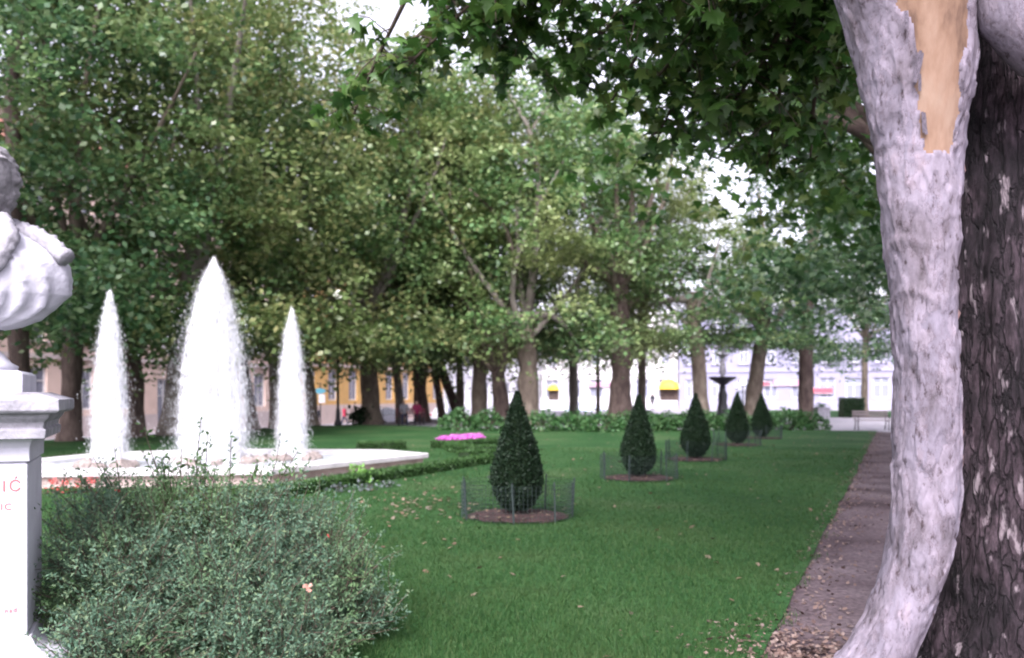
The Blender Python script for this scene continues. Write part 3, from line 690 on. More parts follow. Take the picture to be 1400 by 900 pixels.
def big_tree():
    D = 4.55; B = Vector((2.45, 4.75, 0))
    t = thing('plane_tree', 'big two-toned plane tree trunk, flaking pale bark one side, dark furrowed the other', 'tree', B, 0, TREE_GROUP)
    edges = [(-700, 985, 1200), (-420, 1030, 1240), (-200, 1085, 1300), (-60, 1136, 1330), (0, 1152, 1330), (100, 1180, 1326), (200, 1196, 1312), (300, 1210, 1302), (400, 1222, 1300),
             (500, 1226, 1302), (600, 1228, 1307), (680, 1226, 1306), (750, 1218, 1297), (800, 1206, 1280), (850, 1186, 1260), (900, 1152, 1240), (940, 1105, 1215), (975, 1060, 1190)]
    rows = []
    for py, l_, r_ in edges:
        z = CAM_H + (HY - py) / FPX * D; hw = (r_ - l_) / 2 / FPX * D
        rows.append((z, ((l_ + r_) / 2 - CX) / FPX * D - B.x, D - B.y, hw, max(.2, hw * .95)))
    def pxrow(x, y, z):
        X, Y, Z = x + B.x, y + B.y, z
        return CX + FPX * X / Y, HY - FPX * (Z - CAM_H) / Y
    def mask(x, y, z):
        if y > D - B.y - .02 or z < 2.6: return False
        px, py = pxrow(x, y, z)
        e = 9 * nz3(x, y, z, 9, 7) + 7 * nz3(x, y, z, 26, 20)
        lo = np.interp(py, [-300, 0, 40, 100, 160, 205], [1180, 1224, 1245, 1252, 1256, 1262]) + e
        hi = np.interp(py, [-300, 0, 60, 100, 160, 205], [1300, 1328, 1326, 1314, 1314, 1304]) + e * .6
        return lo < px < hi and py < 208 + 12 * nz3(x, y, z, 30, 5)
    RING = [(2.85, .018), (2.36, .016), (2.10, .012), (1.72, .009), (1.25, .007)]
    def disp(x, y, z, a, mk):
        d = .020 * nz3(x, y, z, 3.2, 2.2, 5) + .008 * nz3(x, y, z, 11, 7) + .004 * nz3(x, y, z, 34, 18)
        for rz_, am in RING:
            d += am * math.exp(-((z - rz_ + .03 * math.sin(3 * a)) / .022) ** 2) * (0.4 + max(0, nz3(x, y, 0, 3, 3, rz_ * 9)) * 1.6)
        v = nz3(x, y, z, 13, 5, 2.0) + .5 * nz3(x, y, z, 30, 12)
        d += .009 if v > .10 else 0.0                      # bark scales standing proud
        if mk: d = .008 * nz3(x, y, z, 3.2, 2.2, 5) - .012
        return d
    V, F, FM, zs, prm = column(rows, 420, 220, disp, mask)
    o = mobj('pale_bark', fast_mesh('pale_bark', V, F, True), MT['pale_bark_big'], t)
    o['label'] = 'pale flaking bark on the lawn side of the trunk'
    if FM is not None:
        o = mobj('bare_wood', fast_mesh('bare_wood', V, FM, True), MT['bare_wood'], t); o['label'] = 'smooth orange tan patch of bare wood'
    # dark furrowed half
    dr = [(-.05, .85), (.1, .74), (.3, .64), (.6, .56), (1.0, .52), (1.6, .50), (2.4, .49), (3.2, .50), (4.2, .46), (6.2, .36)]
    rows2 = [(z, 2.90 + .03 * z - B.x, 4.98 - B.y, r * 1.0, r * .92) for z, r in dr]
    def disp2(x, y, z, a, mk):
        rid = abs(nz3(x, y, z, 5.0, .8, 1.0)); rid2 = abs(nz3(x, y, z, 12, 2.2, 8.0))
        d = .085 * (rid - .25) + .05 * (rid2 - .2) + .014 * nz3(x, y, z, 30, 10)
        # deep dark cavity in the upper part
        cav = math.exp(-((z - 2.55) / .75) ** 2) * math.exp(-((a - R(262)) / R(26)) ** 2)
        return d - .34 * cav
    V2, F2, _, _, _ = column(rows2, 260, 170, disp2)
    o = mobj('dark_trunk', fast_mesh('dark_trunk', V2, F2, True), MT['rot_bark'], t); o['label'] = 'dark furrowed old bark on the path side'
    # pale limb that leaves the trunk high up
    lp = [P(1330, -170, 4.75), P(1350, -60, 4.45), P(1378, 25, 4.36), P(1420, 70, 4.35), P(1475, 95, 4.5), P(1530, 80, 4.7)]
    lm = MB(); lm.tube([p - B for p in lp], [.14, .145, .14, .13, .13, .12], 18, .2, 6.0, 3.0); lm.build('limb', MT['pale_bark_big'], t, smooth=True)
    # reddish exposed seam between pale and dark bark
    seam = MB(); sp = []
    for i in range(60):
        py = 210 + i * 11.5
        r_ = np.interp(py, [e[0] for e in edges], [e[2] for e in edges])
        sp.append(P(r_ + 4 + 9 * noise.noise(Vector((py * .05, 0, 0))), py, D - .035) - B)
    seam.tube(sp, [max(.003, .012 + .024 * noise.noise(Vector((i * .37, 3, 0)))) for i in range(60)], 6, .4, 20); seam.build('torn_seam', MT['inner_wood'], t, smooth=True)
    # curled bark flakes along the edges of the bare wood and the seam
    fl = MB(); n_ = 5
    for i in range(n_):
        for k in range(4):
            u, v = i / (n_ - 1) - .5, k / 3 - .5
            fl.v.append((u * (1 - .5 * abs(v) * (1 if v < 0 else 1.6)), -.10 - .35 * u * u - .25 * v * v + .15 * (u > .3), v * 2.2))
    for i in range(n_ - 1):
        for k in range(3):
            b = i * 4 + k; fl.f.append((b, b + 4, b + 5, b + 1))
    fme = fl.mesh('bark_flake', True); fme.materials.append(MT['pale_bark_big'])
    rng = np.random.default_rng(5); spots = []
    for py in sorted(rng.uniform(15, 205, 8)): spots.append((np.interp(py, [0, 40, 100, 205], [1228, 1250, 1259, 1270]) - 3, py))
    for py in sorted(rng.uniform(60, 200, 4)): spots.append((np.interp(py, [0, 60, 100, 205], [1324, 1320, 1304, 1298]), py))
    for py in sorted(rng.uniform(220, 820, 15)): spots.append((np.interp(py, [e[0] for e in edges], [e[2] for e in edges]) - 6 - rng.uniform(0, 10), py))
    for px, py in spots:
        l_, r_ = [np.interp(py, [e[0] for e in edges], [e[i] for e in edges]) for i in (1, 2)]
        s = max(-.98, min(.98, (px - (l_ + r_) / 2) / ((r_ - l_) / 2))); hw = (r_ - l_) / 2 / FPX * D
        dep = D - max(.2, hw * .95) * math.sqrt(1 - s * s) + .012
        o = mobj('bark_flake', fme, None, t, P(px, py, dep) - B)
        w = rng.uniform(.014, .042); o.scale = (w, w * .6, w * rng.uniform(.8, 2.4))
        o.rotation_euler = (rng.normal() * .15, rng.normal() * .25, math.asin(s) * .8)
    # limbs into the crown overhead
    up = MB()
    for q in ((1.0, 5.5, 8.5), (0.2, 3.5, 9.5), (3.5, 7.5, 9.0), (4.5, 3.0, 8.0), (1.9, 2.2, 8.5)):
        s0 = Vector((1.45, 4.6, 5.6)) if q[0] < 2.5 else Vector((3.1, 4.98, 5.6))
        up.tube([p - B for p in limb_path(s0, q, rng, n=8)], [.17 - .018 * k for k in range(8)], 9, .15, 2)
    up.build('limb', MT['bark_pale'], t, smooth=True)
    pts = []
    for _ in range(46):
        c = np.array([2.3, 4.6, 9.0]) + rng.normal(size=3) * np.array([2.4, 2.2, 1.5])
        if c[2] < 6.6: c[2] = 13.2 - c[2]
        pts.append(c + rng.normal(size=(70, 3)) * np.array([.7, .7, .45]))
    pts = np.concatenate(pts) - np.array(B)
    o = mobj('crown', cloud_mesh('unseen_crown', pts, rng.uniform(.17, .26, len(pts)), PALM, .6, rng), LN, t); o['kind'] = 'stuff'  # unseen crown above the view, placed to block light from overhead
    # drooping boughs in view, each large leaf a piece of its own
    boughs = [((1.9, 5.7, 5.6), (-1.55, 8.6, 4.35)), ((1.9, 5.8, 5.7), (-.45, 8.3, 4.9)), ((2.1, 5.9, 5.6), (.55, 8.3, 4.75)), ((2.2, 6.0, 5.6), (1.3, 8.2, 4.5)),
              ((2.3, 6.0, 5.6), (1.95, 8.4, 4.15)), ((2.5, 6.2, 5.4), (2.5, 8.6, 3.85)), ((2.6, 6.2, 5.4), (3.05, 9.0, 3.9)), ((2.3, 6.0, 5.8), (2.0, 9.6, 4.9)),
              ((2.2, 6.0, 5.8), (.9, 9.4, 5.15)), ((2.7, 6.2, 5.4), (3.1, 8.3, 4.6)), ((2.3, 6.0, 5.6), (1.5, 9.0, 4.25)), ((2.2, 6.0, 5.7), (1.0, 8.8, 4.55)), ((2.6, 6.2, 5.6), (2.6, 9.6, 4.6)), ((1.9, 5.8, 5.6), (-.95, 8.0, 4.6)), ((1.9, 5.7, 5.7), (-1.3, 8.8, 4.85)), ((2.0, 5.8, 5.6), (.05, 8.3, 4.85))]
    lme = []
    for k in range(3):
        T = PALM[0].copy(); T[:, 2] += (k - 1) * .15 * T[:, 1] ** 2; T[:, 0] *= 1 + .12 * (k - 1)
        me = fast_mesh('leaf', T, PALM[1]); me.materials.append(LN); lme.append(me)
    cand = []; bobs = []
    for bi, (a, b) in enumerate(boughs):
        path = limb_path(a, b, rng, n=9); bm = MB()
        bm.tube([p - B for p in path], [.05 - .0048 * k for k in range(9)], 7, .1, 3)
        dens = 44
        for j in range(dens):
            s = rng.uniform(.25, 1.0); i = min(7, int(s * 8)); p = path[i].lerp(path[i + 1], s * 8 - i)
            d = Vector((rng.normal(), rng.normal(), rng.normal() * .4 - .35)).normalized(); L = rng.uniform(.25, .65)
            tw = [p, p + d * L * .5 + Vector((0, 0, .02)), p + d * L - Vector((0, 0, .12 * L))]
            bm.tube([q - B for q in tw], [.008, .006, .003], 4)
            for _ in range(rng.integers(6, 10)):
                s2 = rng.uniform(.25, 1.05); q = tw[0].lerp(tw[2], s2) + Vector(rng.normal(size=3)) * .05
                cand.append((bi, q, rng.uniform(.10, .175)))
        bobs.append(bm.build('bough', MT['twig'], t))
    def score(c):
        x = CX + FPX * c[1].x / c[1].y; y = HY - FPX * (c[1].z - CAM_H) / c[1].y
        return (0 if 0 < x < 1250 and -10 < y < 420 else -100) + c[2] / c[1].y * 100
    cand.sort(key=score, reverse=True)
    Fr = frames(len(cand), .35, rng, np.array([0, -.2, -.9]))
    for i, (bi, q, s) in enumerate(cand[:290]):
        o = mobj('leaf', lme[i % 3], None, bobs[bi], q - B)
        m3 = Matrix(Fr[i].tolist()).transposed(); o.rotation_euler = m3.to_euler(); o.scale = (s, s, s)
    rest = cand[290:]
    pts = np.array([tuple(c[1] - B) for c in rest])
    o = mobj('leaves', cloud_mesh('leaves', pts, np.array([c[2] for c in rest]), PALM, Fr=Fr[290:]), LN, t); o['kind'] = 'stuff'
big_tree()

# ================================================================== FOUNTAIN
BAS = [Vector(p) for p in ((-1.85, 19.5), (-4.2, 15.35), (-8.0, 14.9), (-9.9, 17.0), (-9.3, 19.9), (-7.0, 21.3), (-3.0, 20.9))]
RIM_Z = 0.30
def inset(poly, d):
    c = sum(poly, Vector((0, 0))) / len(poly); n = len(poly); out = []
    for i in range(n):
        a, b, e = poly[i - 1], poly[i], poly[(i + 1) % n]
        def nrm(p, q):
            t = (q - p).normalized(); m = Vector((-t.y, t.x))
            return m if m.dot(c - p) > 0 else -m
        n1, n2 = nrm(a, b), nrm(b, e); h = (n1 + n2).normalized()
        out.append(b + h * d / max(.3, h.dot(n1)))
    return out
def make_fountain():
    c = sum(BAS, Vector((0, 0))) / len(BAS); B = Vector((c.x, c.y, 0))
    t = thing('fountain_basin', 'low many-sided white stone fountain basin on the lawn', 'fountain basin', B)
    loc = [p - c for p in BAS]; n = len(loc)
    o1, i1 = loc, inset(loc, .62); w1, w2 = inset(loc, .10), inset(loc, .52); s1 = inset(loc, -.12)
    for k in range(n):
        k2 = (k + 1) % n; L = (o1[k2] - o1[k]).length; m = max(2, round(L / 1.3))
        for j in range(m):
            g = .004
            a, b = j / m + g / L, (j + 1) / m - g / L
            dz = random.uniform(-.002, .002)
            q = [o1[k].lerp(o1[k2], a), o1[k].lerp(o1[k2], b), i1[k].lerp(i1[k2], b), i1[k].lerp(i1[k2], a)]
            mb = MB(); mb.prism([tuple(p) for p in q], RIM_Z - .10 + dz, RIM_Z + dz)
            bevel(mb.build('rim_slab', MT['basin'], t), .012)
            q = [w1[k].lerp(w1[k2], a), w1[k].lerp(w1[k2], b), w2[k].lerp(w2[k2], b), w2[k].lerp(w2[k2], a)]
            mb = MB(); mb.prism([tuple(p) for p in q], .05, RIM_Z - .101)
            mb.build('wall_block', MT['basin_wall'], t)
        q = [s1[k], s1[k2], w2[k2], w2[k]]
        mb = MB(); mb.prism([tuple(p) for p in q], -.05, .052); mb.build('step', MT['basin_wall'], t)
    mb = MB(); mb.prism([tuple(p) for p in w2], -.04, .02); mb.build('floor', MT['basin_wall'], t)
    # water
    m, nn, l, b = nodes_of('fountain_water')
    b.inputs['Base Color'].default_value = (.42, .50, .52, 1); b.inputs['Roughness'].default_value = .12; b.inputs['Specular IOR Level'].default_value = .6
    tc = nn.new('ShaderNodeTexCoord'); nz = nn.new('ShaderNodeTexNoise'); nz.inputs['Scale'].default_value = 5; nz.inputs['Detail'].default_value = 5
    r = ramp(nn, [(.30, .38, .40), (.55, .60, .62), (.80, .82, .84)], [.35, .55, .7]); l.new(tc.outputs['Object'], nz.inputs['Vector'])
    l.new(nz.outputs['Fac'], r.inputs[0]); l.new(r.outputs[0], b.inputs['Base Color'])
    bp = nn.new('ShaderNodeBump'); bp.inputs['Strength'].default_value = .5; bp.inputs['Distance'].default_value = .05
    l.new(nz.outputs['Fac'], bp.inputs['Height']); l.new(bp.outputs[0], b.inputs['Normal'])
    mb = MB(); q = inset(loc, .56)
    mb.v += [(p.x, p.y, 0) for p in q]; mb.f.append(tuple(range(len(q))))
    me = mb.mesh('water')
    if me.polygons[0].normal.z < 0: me.flip_normals()
    o = mobj('water', me, m, None, (c.x, c.y, .215)); o['kind'] = 'structure'
make_fountain()

# jets: thousands of falling streaks of water
mw, nw, lw, bw = nodes_of('spray_water')
bw.inputs['Base Color'].default_value = (.96, .965, .98, 1); bw.inputs['Roughness'].default_value = .35
tb = nw.new('ShaderNodeBsdfTranslucent'); tb.inputs['Color'].default_value = (.97, .975, .99, 1)
ms = nw.new('ShaderNodeMixShader'); ms.inputs[0].default_value = .5
lw.new(bw.outputs[0], ms.inputs[1]); lw.new(tb.outputs[0], ms.inputs[2]); lw.new(ms.outputs[0], nw['Material Output'].inputs['Surface'])
def M_watercolumn():
    # body of the jet: white water broken by streaky gaps one can see through
    m, n, l, b = nodes_of('water_column')
    b.inputs['Base Color'].default_value = (.95, .96, .985, 1); b.inputs['Roughness'].default_value = .4
    t2 = n.new('ShaderNodeBsdfTranslucent'); t2.inputs['Color'].default_value = (.97, .975, .99, 1)
    m1 = n.new('ShaderNodeMixShader'); m1.inputs[0].default_value = .45; l.new(b.outputs[0], m1.inputs[1]); l.new(t2.outputs[0], m1.inputs[2])
    tp = n.new('ShaderNodeBsdfTransparent'); m2 = n.new('ShaderNodeMixShader')
    tc = n.new('ShaderNodeTexCoord'); mp = n.new('ShaderNodeMapping'); mp.inputs['Scale'].default_value = (1, 1, .22); l.new(tc.outputs['Object'], mp.inputs[0])
    nz = n.new('ShaderNodeTexNoise'); nz.inputs['Scale'].default_value = 13; nz.inputs['Detail'].default_value = 5; l.new(mp.outputs[0], nz.inputs['Vector'])
    r = ramp(n, [(.12, .12, .12), (1, 1, 1)], [.36, .56]); l.new(nz.outputs['Fac'], r.inputs[0]); l.new(r.outputs[0], m2.inputs[0])
    l.new(tp.outputs[0], m2.inputs[1]); l.new(m1.outputs[0], m2.inputs[2]); l.new(m2.outputs[0], n['Material Output'].inputs['Surface'])
    return m
MW2 = M_watercolumn()
STREAK = (np.array([(0, 0, 1), (.5, 0, 0), (-.25, .43, 0), (-.25, -.43, 0), (0, 0, -1)], dtype=np.float32),
          np.array([(0, 1, 2), (0, 2, 3), (0, 3, 1), (4, 2, 1), (4, 3, 2), (4, 1, 3)]))
def jet(px, depth, ztop, half, n, label, seed, dens=1.0):
    rng = np.random.default_rng(seed); z0 = .2; H = ztop - z0
    base = P(px, 540, depth); base.z = z0
    t = thing('water_jet', label, 'water jet', base, 0, 'water jets of the fountain')
    def prof(s):                       # s: 0 at the top, 1 at the water
        return half * np.interp(s, [0, .02, .06, .13, .22, .32, .5, .74, 1.0], [.0, .08, .20, .36, .51, .65, .83, .95, 1.0])
    def streaks(n, inner, name, wmin, wmax, lmin, lmax):
        s = rng.uniform(0.0, 1, n) ** (.85); ph = rng.uniform(0, 2 * math.pi, n)
        # water leaves in bundles, so the veil has streaky strands
        ph = np.round(ph / (2 * math.pi) * 26) / 26 * 2 * math.pi * .55 + ph * .45
        rr = prof(s) * (inner * np.sqrt(rng.uniform(0, 1, n)) if inner < 1 else (.66 + .42 * np.abs(rng.normal(size=n)) * (.4 + .6 * rng.uniform(0, 1, n))))
        st = np.sin(ph * 13 + seed) * .05 * H
        z = H * (1 - s) + rng.normal(size=n) * .03 + st * (s * .5)
        x = rr * np.cos(ph) + rng.normal(size=n) * .018; y = rr * np.sin(ph) + rng.normal(size=n) * .018
        z = np.clip(z, -.02, H + .12)
        Pn = np.stack([x, y, z], 1)
        w = rng.uniform(wmin, wmax, n); L = rng.uniform(lmin, lmax, n)
        T, TF = STREAK
        sl = np.stack([np.cos(ph), np.sin(ph)], 1) * (.10 / (s + .25))[:, None] * .5
        V = np.repeat(Pn[:, None, :], 5, 1)
        V[:, :, 0] += T[None, :, 0] * w[:, None] - T[None, :, 2] * L[:, None] * sl[:, :1]
        V[:, :, 1] += T[None, :, 1] * w[:, None] - T[None, :, 2] * L[:, None] * sl[:, 1:]
        V[:, :, 2] += T[None, :, 2] * L[:, None]
        F = TF[None] + (np.arange(n) * 5)[:, None, None]
        o = mobj(name, fast_mesh(name, V.reshape(-1, 3), F.reshape(-1, 3)), mw, t); o['kind'] = 'stuff'
    # solid body of falling water, rippled along the strands
    m = MB(); ns, na = 46, 56
    for i in range(ns):
        s_ = (i / (ns - 1)) ** 1.3
        for k in range(na):
            a = 2 * math.pi * k / na
            rp = 1 + .22 * noise.noise(Vector((math.cos(a) * 4 + seed, math.sin(a) * 4, s_ * 2.5))) + .07 * noise.noise(Vector((math.cos(a) * 11, math.sin(a) * 11 + seed, s_ * 5)))
            r_ = float(prof(s_)) * .64 * rp + .003
            m.v.append((r_ * math.cos(a), r_ * math.sin(a), (H - .10) * (1 - s_)))
    for i in range(ns - 1):
        for k in range(na): m.f.append((i * na + k, (i + 1) * na + k, (i + 1) * na + (k + 1) % na, i * na + (k + 1) % na))
    m.build('column', MW2, t, smooth=True)
    streaks(int(n * .42 * dens), .98, 'veil', .004, .010, .03, .11)
    streaks(int(n * .75), 1, 'spray', .003, .008, .006, .035)
    # splash ring where the water lands
    k = int(n * .09); ph = rng.uniform(0, 6.283, k); rr = half * rng.uniform(.55, 1.25, k)
    z = np.abs(rng.normal(size=k)) * .09
    Pn = np.stack([rr * np.cos(ph), rr * np.sin(ph), z], 1)
    o = mobj('splash', cloud_mesh('splash', Pn, rng.uniform(.015, .05, k), KITE, .2, rng), mw, t); o['kind'] = 'stuff'
jet(292, 18.1, 4.36, .76, 34000, 'tall broad white water jet in the middle of the fountain', 3, 1.25)
jet(150, 16.9, 3.55, .35, 14000, 'narrow water jet beside the tall one, on the side of the stone bust', 4, .8)
jet(399, 18.9, 3.42, .35, 14000, 'narrow water jet beside the tall one, on the side of the clipped cones', 5, .9)

def rock_mesh(seed):
    bm = bmesh.new(); bmesh.ops.create_icosphere(bm, subdivisions=2, radius=1)
    for v in bm.verts:
        d = .38 * noise.noise(v.co * 1.3 + Vector((seed * 9.1, 0, 0))) + .2 * noise.noise(v.co * 3.1 + Vector((0, seed * 5, 0)))
        v.co *= 1 + d
    me = bpy.data.meshes.new('rock'); bm.to_mesh(me); bm.free(); me.materials.append(MT['rock']); return me
ROCKS = [rock_mesh(i) for i in range(4)]
def rock_mound(px, depth, rad, n, label, seed):
    rng = np.random.default_rng(seed); b = P(px, 540, depth); b.z = .2
    t = thing('rock_mound', label, 'rocks', b, 0, 'rock mounds under the water jets')
    for i in range(n):
        a = 2 * math.pi * i / n + rng.normal() * .2; r = rad * rng.uniform(.75, 1.1)
        o = mobj('rock', ROCKS[i % 4], None, t, (r * math.cos(a), r * math.sin(a), rng.uniform(-.02, .05)))
        s = rng.uniform(.13, .22); o.scale = (s * 1.2, s, s * .8); o.rotation_euler = (0, 0, rng.uniform(0, 6))
rock_mound(292, 18.1, .85, 11, 'ring of wet rough rocks at the foot of the tall water jet', 1)
rock_mound(150, 16.9, .46, 7, 'rough rocks under the narrow jet on the side of the stone bust', 2)
rock_mound(402, 18.9, .48, 8, 'rough rocks under the narrow jet on the side of the clipped cones', 3)

# ================================================================== CLIPPED HEDGES AND BEDS
def hedge(pts, w, h, label, seed, mat='box', leafn=2600, name='box_hedge', ls=(.025, .05), cat='hedge', group='low clipped box hedges of the parterre'):
    rng = np.random.default_rng(seed); pts = [Vector((p[0], p[1], 0)) for p in pts]; B = pts[0].copy()
    t = thing(name, label, cat, B, 0, group); m = MB(); n = len(pts); ring = []
    z0 = -.02
    for i, p in enumerate(pts):
        d = (pts[min(i + 1, n - 1)] - pts[max(i - 1, 0)]).normalized(); s = Vector((-d.y, d.x, 0)); q = p - B
        ww = w / 2 * .82; hh = h * .93
        ring.append([q + s * ww + Vector((0, 0, z0)), q + s * ww * .95 + Vector((0, 0, hh * .85)), q + s * ww * .7 + Vector((0, 0, hh)), q - s * ww * .7 + Vector((0, 0, hh)), q - s * ww * .95 + Vector((0, 0, hh * .85)), q - s * ww + Vector((0, 0, z0))])
    for r in ring: m.v += [tuple(v) for v in r]
    for i in range(n - 1):
        for k in range(5): m.f.append((i * 6 + k, i * 6 + k + 1, (i + 1) * 6 + k + 1, (i + 1) * 6 + k))
    m.f.append(tuple(range(6))); m.f.append(tuple((n - 1) * 6 + k for k in reversed(range(6))))
    m.build('core', MT['hedge_core'], t)
    seg = np.array([(pts[i + 1] - pts[i]).length for i in range(n - 1)]); cum = np.concatenate([[0], np.cumsum(seg)])
    k = int(leafn * cum[-1]); u = rng.uniform(0, cum[-1], k); idx = np.clip(np.searchsorted(cum, u) - 1, 0, n - 2)
    A = np.array([tuple(p - B) for p in pts]); D = A[idx + 1] - A[idx]; f = ((u - cum[idx]) / seg[idx])[:, None]
    D /= np.linalg.norm(D, axis=1)[:, None]; S = np.stack([-D[:, 1], D[:, 0], np.zeros(k)], 1)
    side = rng.uniform(0, 1, k); per = w + 2 * h
    o_ = np.where(side < h / per, -w / 2, np.where(side > 1 - h / per, w / 2, rng.uniform(-w / 2, w / 2, k)))
    zz = np.where((side < h / per) | (side > 1 - h / per), rng.uniform(0, h, k), h)
    Pn = A[idx] + D * 0 + (A[idx + 1] - A[idx]) * f + S * (o_ + rng.normal(size=k) * .012)[:, None]
    Pn[:, 2] = zz + rng.normal(size=k) * .014
    o = mobj('foliage', cloud_mesh('foliage', Pn, rng.uniform(ls[0], ls[1], k), KITE, .3, rng), MT[mat], t); o['kind'] = 'stuff'
    return t
MT['hedge_core'] = M_noise('hedge_inside', [(.008, .016, .006), (.018, .035, .012)], 20, 1.0)
def gp(*a): return [G(px, py) for px, py in a]
_a, _b = G(676, 632.5), G(456, 668.5)
hedge([_a.lerp(_b, i / 6) for i in range(7)] + [_b - U * (0.8 * i) for i in range(1, 6)],   .36, .19, 'long straight low box hedge in front of the fountain basin', 1)
hedge(gp((616, 617), (628, 621), (646, 623.5), (664, 624), (672, 622)), .38, .26, 'short bent box hedge between the long hedge and the pink flowers', 2)
hedge(gp((634, 630), (648, 628), (664, 627.5), (684, 628)), .36, .22, 'stubby box hedge touching the end of the long straight one', 3)
hedge(gp((592, 613.5), (610, 614), (640, 612.5), (672, 609.5), (694, 607)), .36, .22, 'thin curved box hedge edging the pink flower bed', 4)
hedge(gp((488, 616.5), (520, 616), (552, 615)), .5, .24, 'short box hedge behind the far rim of the basin', 5)

def flower_bed(pts, w, h, mat, label, seed, dens=900, fs=(.04, .075), cat='flower bed'):
    rng = np.random.default_rng(seed); B = pts[0].copy(); t = thing('flower_bed', label, cat, B)
    k_all = []; m = MB()
    for i in range(len(pts) - 1):
        a, b = pts[i] - B, pts[i + 1] - B; d = (b - a); L = d.length; d /= L; s = Vector((-d.y, d.x, 0))
        k = int(dens * L * w); u, v = rng.uniform(0, L, k), np.clip(rng.normal(size=k) * w * .32, -w / 2, w / 2)
        q = np.array(a)[None] + np.array(d)[None] * u[:, None] + np.array(s)[None] * v[:, None]
        q[:, 2] = h * (1 - (v / w * 1.6) ** 2) + rng.normal(size=k) * .03; k_all.append(q)
        m.quad(a - s * w / 2 + Vector((0, 0, .04)), b - s * w / 2 + Vector((0, 0, .04)), b + s * w / 2 + Vector((0, 0, .04)), a + s * w / 2 + Vector((0, 0, .04)))
    q = np.concatenate(k_all)
    m.build('soil', MT['soil'], t)
    o = mobj('blossoms', cloud_mesh('blossoms', q, rng.uniform(*fs, len(q)), KITE, 1.2, rng), MT[mat], t); o['kind'] = 'stuff'
    g = q.copy(); g[:, 2] = np.abs(g[:, 2]) * rng.uniform(.1, .8, len(g))
    o = mobj('leaves', cloud_mesh('leaves', g, rng.uniform(.05, .09, len(g)), KITE, .4, rng), MT['box'], t); o['kind'] = 'stuff'
flower_bed([G(602, 612), G(618, 611), G(640, 608.5), G(658, 607.5)], .75, .30, 'pink', 'bright magenta pink flower bed on the lawn', 1, 1500)
flower_bed([G(66, 676), G(100, 676), G(134, 674)], .4, .22, 'red', 'red flower patch in front of the basin, beside the stone bust', 3, 500)

def small_plant(p, r, h, n, mat, label, seed, ls, name='small_plant'):
    rng = np.random.default_rng(seed); t = thing(name, label, 'plant', p)
    q = rng.normal(size=(n, 3)) * np.array([r * .5, r * .5, h * .28]); q[:, 2] = np.abs(q[:, 2] + h * .5)
    o = mobj('foliage', cloud_mesh('foliage', q, rng.uniform(ls * .7, ls * 1.3, n), KITE, .4, rng), MT[mat], t); o['kind'] = 'stuff'
    m = MB()
    for i in range(7):
        a = rng.uniform(0, 6.28); m.tube([(0, 0, -.03), (r * .25 * math.cos(a), r * .25 * math.sin(a), h * .4), (r * .6 * math.cos(a), r * .6 * math.sin(a), h * .8)], [.006, .005, .003], 4)
    m.build('stems', MT['twig'], t)
small_plant(G(490, 663), .24, .36, 260, 'lime', 'fresh lime green tuft in front of the long box hedge', 1, .07)
for i, (px, py) in enumerate(((466, 675), (500, 673), (530, 668))):
    small_plant(G(px, py), .18, .16, 60, 'silver', ('wispy silver plant at the foot of the long box hedge', 'silver grey tuft beside the lime green one', 'last silver grey tuft of three along the long box hedge')[i], 10 + i, .06, 'silver_plant')

# row of broad-leaved shrubs where the lawn ends
def broad_shrub(p, r, h, n, label, group, seed, ls=.17, proto=None):
    t = thing('leafy_shrub', label, 'shrub', p, seed * 1.3, group)
    if proto is None:
        rng = np.random.default_rng(seed)
        d = rng.normal(size=(n, 3)); d[:, 2] = np.abs(d[:, 2]); d /= np.linalg.norm(d, axis=1)[:, None]
        rr = rng.uniform(.62, 1.05, n) ** .6
        bump = np.array([1 + .25 * noise.noise(Vector(v) * 2.3 + Vector((seed, 0, 0))) for v in d])
        q = d * (rr * bump)[:, None]
        me = cloud_mesh('foliage', q, rng.uniform(ls * .7, ls * 1.3, n), KITE, .25, rng, d * np.array([1, 1, -.4])); me.materials.append(MT['hosta'])
        sm = MB()
        for i in range(9):
            a = rng.uniform(0, 6.28); sm.tube([(0, 0, -.05), (.3 * math.cos(a), .3 * math.sin(a), .4), (.62 * math.cos(a), .62 * math.sin(a), .72)], [.03, .02, .01], 5)
        proto = (me, sm.mesh('stems')); proto[1].materials.append(MT['twig'])
    o = mobj('foliage', proto[0], None, t); o.scale = (r, r * .8, h); o['kind'] = 'stuff'
    o = mobj('stems', proto[1], None, t); o.scale = (r, r * .8, h)
    return proto
pr = broad_shrub(G(628, 590), .92, .98, 700, 'one of two round leafy shrubs standing apart at the lawn edge', 'pair of round shrubs', 41)
broad_shrub(G(668, 590), .95, .92, 700, 'one of two round leafy shrubs standing apart at the lawn edge', 'pair of round shrubs', 42, proto=pr)
pr2 = broad_shrub(G(742, 590), .95, .9, 760, 'leafy broad-leaved shrub in the long row closing the lawn', 'row of broad-leaved shrubs', 43)
_rng = np.random.default_rng(3)
for i, px in enumerate(range(772, 1120, 28)):
    broad_shrub(G(px + _rng.normal() * 4, 590.5 - i * .22 + _rng.normal() * .3), .95 + _rng.normal() * .08, .86 + _rng.normal() * .07, 760, 'leafy broad-leaved shrub in the long row closing the lawn', 'row of broad-leaved shrubs', 44 + i, proto=pr2 if i % 2 else pr)

